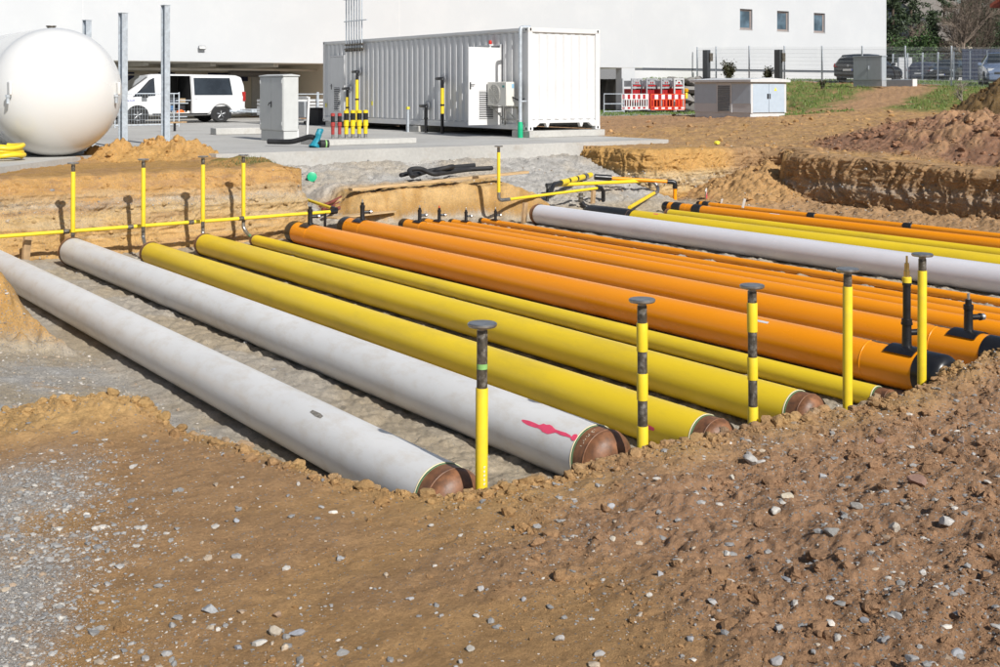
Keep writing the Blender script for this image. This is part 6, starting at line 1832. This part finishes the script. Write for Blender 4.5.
# ------------------------------------------------------------------ far street side: fence, walls, houses
r0 = vw(893, 78.0); r1 = vw(1005, 70.0)
L = math.hypot(r1[0] - r0[0], r1[1] - r0[1])
f2 = thing('far_fence', 'far mesh fence with grey posts on the other side of the street', 'fence', (r0[0], r0[1], .62), math.atan2(r1[1] - r0[1], r1[0] - r0[0]))
n = 7
for i in range(n + 1):
    m = MB(); m.box(L * i / n - .04, L * i / n + .04, -.03, .03, 0, 1.75); m.build('post', GALV, f2)
m = MB()
for k in range(9): m.cyl((0, .05, .06 + k * .2), (L, .05, .06 + k * .2), .008, seg=4, caps=False)
for k in range(int(L / .1)): m.cyl((k * .1, .05, .04), (k * .1, .05, 1.7), .004, seg=3, caps=False)
m.build('mesh_panel', WIRE, f2, smooth=None)
v, w = vw(914, 88.0); q = thing('garden_wall', 'low white garden wall with a pillar behind the far fence', 'wall', (v, w, .5), -.55)
m = MB(); m.box(-1.2, -.2, -.15, .15, 0, 1.9); m.box(-.2, 4.0, -.12, .12, 0, .75); m.build('wall', FAC, q, bevel=.01)
m = MB(); m.box(-4.6, -1.3, -.1, .1, 0, 1.5); m.build('grey_wall', PLINTH, q, bevel=.01)
v, w = vw(984, 80.0); q = thing('board_fence', 'dark blue solid board fence beneath the bare tree', 'fence', (v, w, .6), -.55)
m = MB()
for i in range(12): m.box(-1.5 + i * .28, -1.24 + i * .28, -.03, .03, 0, 2.15)
m.build('boards', M('navy_fence', (.014, .022, .055), .6, var=.3), q)
m = MB(); m.box(-1.5, 1.8, .031, .08, .4, .5); m.box(-1.5, 1.8, .031, .08, 1.6, 1.7); m.build('rail', M('navy_rail', (.02, .03, .08), .6), q)

ROOFR = M('red_roof_tiles', (.36, .09, .05), .75, var=.25, scale=6, bmp=.4, bscale=12); ROOFG = M('grey_roof_tiles', (.20, .18, .16), .8, var=.2, scale=6)


def house(label, v, w, z, sx, sy, h, rise, wallm, roofm, rz=0.0, win=()):
    r = thing('house', label, 'house', (v, w, z), rz)
    m = MB(); m.box(0, sx, 0, sy, 0, h); m.add([(0, 0, h), (0, sy, h), (0, sy / 2, h + rise)], [(0, 1, 2)]); m.add([(sx, 0, h), (sx, sy, h), (sx, sy / 2, h + rise)], [(0, 1, 2)]); m.build('wall', wallm, r, smooth=None)
    m = MB(); o = .5; k = rise / (sy / 2)
    for s in (0, 1):
        y0, y1 = (-o, sy / 2) if s == 0 else (sy + o, sy / 2)
        z0_, z1_ = h - o * k, h + rise
        m.add([(-o, y0, z0_), (sx + o, y0, z0_), (sx + o, y1, z1_), (-o, y1, z1_), (-o, y0, z0_ + .2), (sx + o, y0, z0_ + .2), (sx + o, y1, z1_ + .2), (-o, y1, z1_ + .2)],
              [(0, 1, 2, 3), (4, 5, 6, 7), (0, 1, 5, 4), (1, 2, 6, 5), (2, 3, 7, 6), (3, 0, 4, 7)])
    m.build('roof', roofm, r, smooth=None)
    for (face, a, b, c, d) in win:
        m = MB(); 
        if face == 'y': m.box(a, b, -.06, -.002, c, d)
        else: m.box(-.06, -.002, a, b, c, d)
        wn = m.build('window', WFR, r)
        m = MB()
        if face == 'y': m.box(a + .1, b - .1, -.068, -.061, c + .1, d - .1)
        else: m.box(-.068, -.061, a + .1, b - .1, c + .1, d - .1)
        m.build('pane', WGL, wn)
    return r
BLUEW = M('blue_house_wall', (.30, .38, .55), .8, var=.05)
house('pale blue house with red tiled roof at the right picture edge', 64.6, 30.5, .4, 10, 10.0, 4.75, 3.0, BLUEW, ROOFR, 0, [('x', 2, 3.2, 1.2, 2.5), ('x', 6, 7.2, 1.2, 2.5)])
v, w = vw(921, 138); house('grey roofed house high up between the dark trees', v, w, 2.0, 7.0, 9, 6.6, 2.4, M('house_blue_grey', (.36, .37, .42), .8), ROOFG, -.3, [('x', 2, 3.2, 4.5, 5.8), ('y', 1.5, 2.8, 4.5, 5.8), ('y', 4.0, 5.2, 4.5, 5.8)])
v, w = vw(943, 118); house('cream house with windows half hidden behind the bare tree', v, w, .8, 12, 7, 4.3, 1.8, M('house_cream', (.62, .56, .43), .8), ROOFG, -.45, [('y', 1 + i * 2.2, 2.2 + i * 2.2, 2.2, 3.6) for i in range(5)] + [('y', 1 + i * 2.2, 2.2 + i * 2.2, .4, 1.5) for i in range(5)])
v, w = vw(884, 170); house('red roofed house just showing over the white building corner', v, w, 2, 8, 9, 8.6, 3, FAC, ROOFR, -.3)
v, w = vw(955, 200); house('far pale house hidden among the dark trees', v, w, 2, 12, 9, 9.5, 3, FAC, ROOFG, -.3)


# ------------------------------------------------------------------ plants
def leaf_mat(name, col, var=.35):
    m, nt, b = _nt(name)
    tc = nt.nodes.new('ShaderNodeTexCoord')
    n = noise(nt, tc.outputs['Object'], 1.6, 6, .7)
    c = ramp(nt, n.outputs['Fac'], [(.3, tuple(x * (1 - var) for x in col)), (.7, tuple(x * (1 + var) for x in col))])
    nt.links.new(c.outputs['Color'], b.inputs['Base Color']); b.inputs['Roughness'].default_value = .55
    b.inputs['Subsurface Weight'].default_value = 0.0
    return m


def leaves(name, C, size, mat, parent, rng, aspect=.55, up=0.0):
    """one small bent leaf face per point"""
    n = len(C)
    d = rng.normal(size=(n, 3)); d[:, 2] += up; d /= np.linalg.norm(d, axis=1)[:, None]
    t = rng.normal(size=(n, 3)); t -= (t * d).sum(1)[:, None] * d; t /= np.linalg.norm(t, axis=1)[:, None]
    s = size * rng.uniform(.6, 1.3, (n, 1)); nn = np.cross(d, t)
    V = np.stack([C - d * s * .5, C + t * s * aspect * .5 + nn * s * .08, C + d * s * .5, C - t * s * aspect * .5 + nn * s * .08], 1).reshape(-1, 3)
    o = mesh_np(name, V, np.arange(n * 4).reshape(n, 4), None, mat)
    o.parent = parent
    return o


BARK = M('bark', (.10, .075, .055), .9, var=.3, scale=4, bmp=.5, bscale=14); BARKG = M('bare_twigs', (.20, .155, .12), .9, var=.25)
CONI = leaf_mat('conifer_green', (.04, .062, .024), .45); LAUR = leaf_mat('laurel_green', (.055, .105, .025)); OLIVE = leaf_mat('olive_bush', (.06, .065, .025)); BROWNL = leaf_mat('brown_leaves', (.10, .065, .03)); IVYG = leaf_mat('ivy_green', (.045, .07, .02))


def conifer(label, px, D, z, h, rad, seed, mat=CONI, n=5200):
    v, w = vw(px, D); rng = np.random.default_rng(seed)
    r = thing('conifer', label, 'tree', (v, w, z), rng.uniform(0, 6), 'dark trees behind the street')
    m = MB(); m.cyl((0, 0, -.3), (0, 0, h * .92), rad * .09, .03, seg=8); m.build('trunk', BARK, r)
    nb = 70; C = []
    for i in range(nb):
        t = rng.uniform(.06, .99); a = rng.uniform(0, 2 * PI); L = rad * (1 - t) ** .8 * rng.uniform(.65, 1.12) + .15
        k = int(n / nb * (L / rad + .25) * 1.3)
        s = rng.uniform(.05, 1, k) ** .7
        C.append(np.stack([np.cos(a) * L * s + rng.normal(0, .10 + .13 * L, k) * (1.1 - s * .5), np.sin(a) * L * s + rng.normal(0, .10 + .13 * L, k) * (1.1 - s * .5),
                           h * t - .22 * L * s + rng.normal(0, .14, k)], 1))
    leaves('crown', np.concatenate(C), .34, mat, r, rng, .4, -.2)
    return r


def bush(label, v, w, z, rad, h, seed, mat, n=900, size=.13, name='bush', group=None):
    rng = np.random.default_rng(seed)
    r = thing(name, label, 'bush', (v, w, z), 0, group)
    m = MB(); C = []
    for i in range(16):
        a = rng.uniform(0, 2 * PI); q = rng.uniform(.2, 1) * rad * .85; top = h * rng.uniform(.55, 1.0)
        p = [(0.05 * math.cos(a), 0.05 * math.sin(a), 0), (q * .5 * math.cos(a), q * .5 * math.sin(a), top * .5), (q * math.cos(a), q * math.sin(a), top)]
        m.tube(smooth_path(p, 4), .02, 5)
        k = n // 16
        s = rng.uniform(.25, 1.05, k)
        C.append(np.stack([q * s * math.cos(a) + rng.normal(0, rad * .17, k), q * s * math.sin(a) + rng.normal(0, rad * .17, k), np.maximum(top * s + rng.normal(0, h * .08, k), .04)], 1))
    m.build('stem', BARK, r); leaves('foliage', np.concatenate(C), size, mat, r, rng, .5, .3)
    return r


def bare_tree(label, v, w, z, h, spread, seed, twigs=5, name='bare_tree', r0=.14, mat=BARKG, depth=4):
    rng = random.Random(seed)
    r = thing(name, label, 'tree', (v, w, z)); tm = MB(); cm = MB()
    def grow(p, d, L, rad, lev):
        n = 4; pts = [p]; q = p.copy(); dd = d.copy()
        for i in range(n):
            dd = (dd + Vector((rng.gauss(0, .12), rng.gauss(0, .12), rng.gauss(.04, .08)))).normalized(); q = q + dd * L / n; pts.append(q.copy())
        (tm if lev == 0 else cm).tube(pts, rad, 6 if lev < 2 else 3, caps=False, rad=[rad * (1 - .5 * i / n) for i in range(n + 1)])
        if lev >= depth: return
        for k in range(twigs if lev else twigs + 3):
            t = rng.uniform(.3, 1.0) if lev else rng.uniform(.3, 1.0); b = pts[int(t * n)]
            a = rng.uniform(0, 2 * PI); e = rng.uniform(.35, .85)
            nd = (dd * math.cos(e) + (dd.orthogonal().normalized() * math.cos(a) + dd.cross(dd.orthogonal()).normalized() * math.sin(a)) * math.sin(e) * spread).normalized()
            grow(b, nd, L * rng.uniform(.5, .75), max(rad * .48, .008), lev + 1)
    grow(Vector((0, 0, -.1)), Vector((0, 0, 1)), h * .45, r0, 0)
    tm.build('trunk', mat, r); cm.build('crown', mat, r, smooth=None)
    return r


cl = ['dark conifer right behind the white building corner', 'tall dark conifer beside the brown bare trees', 'dark conifer below the grey roofed house', 'dark conifer left of the big bare tree', 'tall dark conifer behind the big bare tree',
      'dark conifer right behind the bare tree trunk', 'dark conifer beside the pale blue house', 'tall dark conifer at the right picture edge', 'far dark conifer over the hatchback', 'far dark conifer over the laurel',
      'far dark conifer filling the gap over the cream house', 'far dark conifer beyond the navy fence', 'far dark conifer by the blue house eave']
for i, (px, D, z, h, rad) in enumerate(((893, 104, .5, 10.5, 2.6), (911, 112, .6, 12.5, 2.8), (931, 116, .7, 7.0, 2.4), (944, 122, .9, 11.5, 2.7), (962, 126, 1, 13.5, 3.0), (974, 112, .7, 9.0, 2.6), (990, 106, .6, 11.0, 2.8), (1003, 118, .6, 13.5, 3.2),
                                        (886, 140, 1.2, 13.5, 3.6), (920, 150, 1.2, 11.0, 3.6), (950, 150, 1.5, 16.0, 4.0), (978, 150, 1.5, 16.5, 4.2), (1010, 150, 1.5, 17.0, 4.4))):
    conifer(cl[i], px, D, z, h, rad, 200 + i)
v, w = vw(914, 92); bush('broad dark green laurel bush over the far white garden wall', v, w, .5, 2.2, 3.9, 31, LAUR, 4200, .30)
v, w = vw(886, 94); bush('dark laurel bush at the white building corner', v, w, .5, 1.6, 3.0, 32, LAUR, 2500, .28)
v, w = vw(944, 95); bush('brown leaved hedge bush above the far parked car', v, w, .5, 1.9, 3.0, 33, BROWNL, 2600, .22)
v, w = vw(932, 86); bush('small green bush behind the far fence', v, w, .5, .8, 1.7, 34, LAUR, 900, .2)
v, w = vw(978, 98); bush('dark ivy covered bush beneath the cream house', v, w, .5, 2.0, 2.9, 35, IVYG, 2800, .26)
v, w = vw(965, 90); bare_tree('big bare brown tree with dense fine twigs before the cream house', v, w, .5, 9.5, 1.0, 3, 6, r0=.16)
v, w = vw(899, 96); bare_tree('gnarled bare tree with pale curling twigs near the building corner', v, w, .5, 5.6, 1.2, 5, 5, r0=.10, mat=M('pale_twigs', (.26, .21, .17), .9))
v, w = vw(937, 98); bare_tree('slim bare brown tree beside the laurel bush', v, w, .5, 7.6, 1.0, 8, 5, r0=.10)
v, w = vw(985, 94); bare_tree('bare tree next to the pale blue house', v, w, .5, 9.5, .9, 12, 5, r0=.10, mat=BARK)
v, w = vw(962.5, 46.5); bare_tree('young bare sapling on the grass beside the dark earth mound', v, w, tz(v, w), 1.35, .9, 21, 4, name='sapling', r0=.035, mat=M('sapling_bark', (.28, .24, .19), .9), depth=3)
v, w = vw(728.5, 65.4); bush('larger dark leafy bush on the grassy terrace before the white wall', v, w, gz(w) - .05, .50, 1.12, 41, OLIVE, 900, .13)
v, w = vw(768, 63.0); bush('smaller dark leafy bush beside the gate pillar', v, w, gz(w) - .05, .38, .75, 42, OLIVE, 520, .12)
v, w = vw(822.5, 57.0); bush('tiny yellowish green shrub on the grassy bank', v, w, tz(v, w) - .02, .22, .42, 43, IVYG, 240, .09)

# grass
rng = np.random.default_rng(404)
def kg(v, w):
    _, c = terrain(v, w)
    return ((c[:, 1] > c[:, 0] * .93) & (v > 22)) * 1.0
P = pick(60000, rng, (.08, .46), (34, 68), kg)[:14000]
zs, _ = terrain(P[:, 0], P[:, 1])
C = np.concatenate([P, zs[:, None]], 1); n = len(C)
a = rng.uniform(0, 2 * PI, n); hh = rng.uniform(.05, .14, n); wd = rng.uniform(.012, .03, n); lx = rng.normal(0, .04, n); ly = rng.normal(0, .04, n)
V = np.stack([C + np.stack([np.cos(a) * wd, np.sin(a) * wd, 0 * a - .01], 1), C - np.stack([np.cos(a) * wd, np.sin(a) * wd, 0 * a + .01], 1), C + np.stack([lx, ly, hh], 1)], 1).reshape(-1, 3)
g = mesh_np('grass', V, np.arange(n * 3).reshape(n, 3), None, leaf_mat('grass_blades', (.12, .19, .035))); g['kind'] = 'stuff'
P = np.concatenate([np.stack([rng.normal(9.2, .35, 700), rng.normal(21.0, .3, 700)], 1), np.stack([rng.normal(1.22, .05, 22), rng.normal(4.46, .03, 22)], 1)])
zs, _ = terrain(P[:, 0], P[:, 1]); C = np.concatenate([P, zs[:, None]], 1); n = len(C)
a = rng.uniform(0, 2 * PI, n); hh = rng.uniform(.02, .06, n); wd = rng.uniform(.004, .012, n); lx = rng.normal(0, .02, n); ly = rng.normal(0, .02, n)
V = np.stack([C + np.stack([np.cos(a) * wd, np.sin(a) * wd, 0 * a - .01], 1), C - np.stack([np.cos(a) * wd, np.sin(a) * wd, 0 * a + .01], 1), C + np.stack([lx, ly, hh], 1)], 1).reshape(-1, 3)
g = mesh_np('grass', V, np.arange(n * 3).reshape(n, 3), None, leaf_mat('weed_blades', (.11, .13, .04))); g['kind'] = 'stuff'

# ------------------------------------------------------------------ light, sky, camera
EL, AZ = math.radians(37.3), math.atan2(.058, .998)
d = Vector((math.sin(AZ) * math.cos(EL), math.cos(AZ) * math.cos(EL), -math.sin(EL)))
sun = bpy.data.lights.new('sun', 'SUN'); sun.energy = 4.9; sun.angle = math.radians(.53); sun.color = (1.0, .97, .92)
so = bpy.data.objects.new('sun', sun); COL.objects.link(so); so.rotation_euler = d.to_track_quat('-Z', 'Y').to_euler(); so.location = (0, -20, 30)
wd_ = bpy.data.worlds.new('World'); scene.world = wd_; wd_.use_nodes = True
nt = wd_.node_tree; bg = nt.nodes['Background']
sky = nt.nodes.new('ShaderNodeTexSky'); sky.sky_type = 'NISHITA'; sky.sun_disc = False; sky.sun_elevation = EL; sky.sun_rotation = PI + AZ
sky.air_density = 1.0; sky.dust_density = 1.0; sky.ozone_density = 1.0
nt.links.new(sky.outputs['Color'], bg.inputs['Color']); bg.inputs['Strength'].default_value = .075
cam = bpy.data.cameras.new('camera'); co = bpy.data.objects.new('camera', cam); COL.objects.link(co)
cam.sensor_width = 36; cam.lens = 36 * F / 1000; cam.shift_y = -243.5 / 1000
cam.clip_start = .1; cam.clip_end = 2000
co.location = (0, 0, 0); co.rotation_euler = (PI / 2, 0, -TH)
scene.camera = co
vs_ = scene.view_settings; vs_.view_transform = 'Standard'; vs_.look = 'None'; vs_.exposure = 0.0; vs_.gamma = 1.0; vs_.use_curve_mapping = False
scene.render.resolution_x, scene.render.resolution_y = 1024, 683
scene.cycles.use_denoising = True
scene.cycles.max_bounces = 6
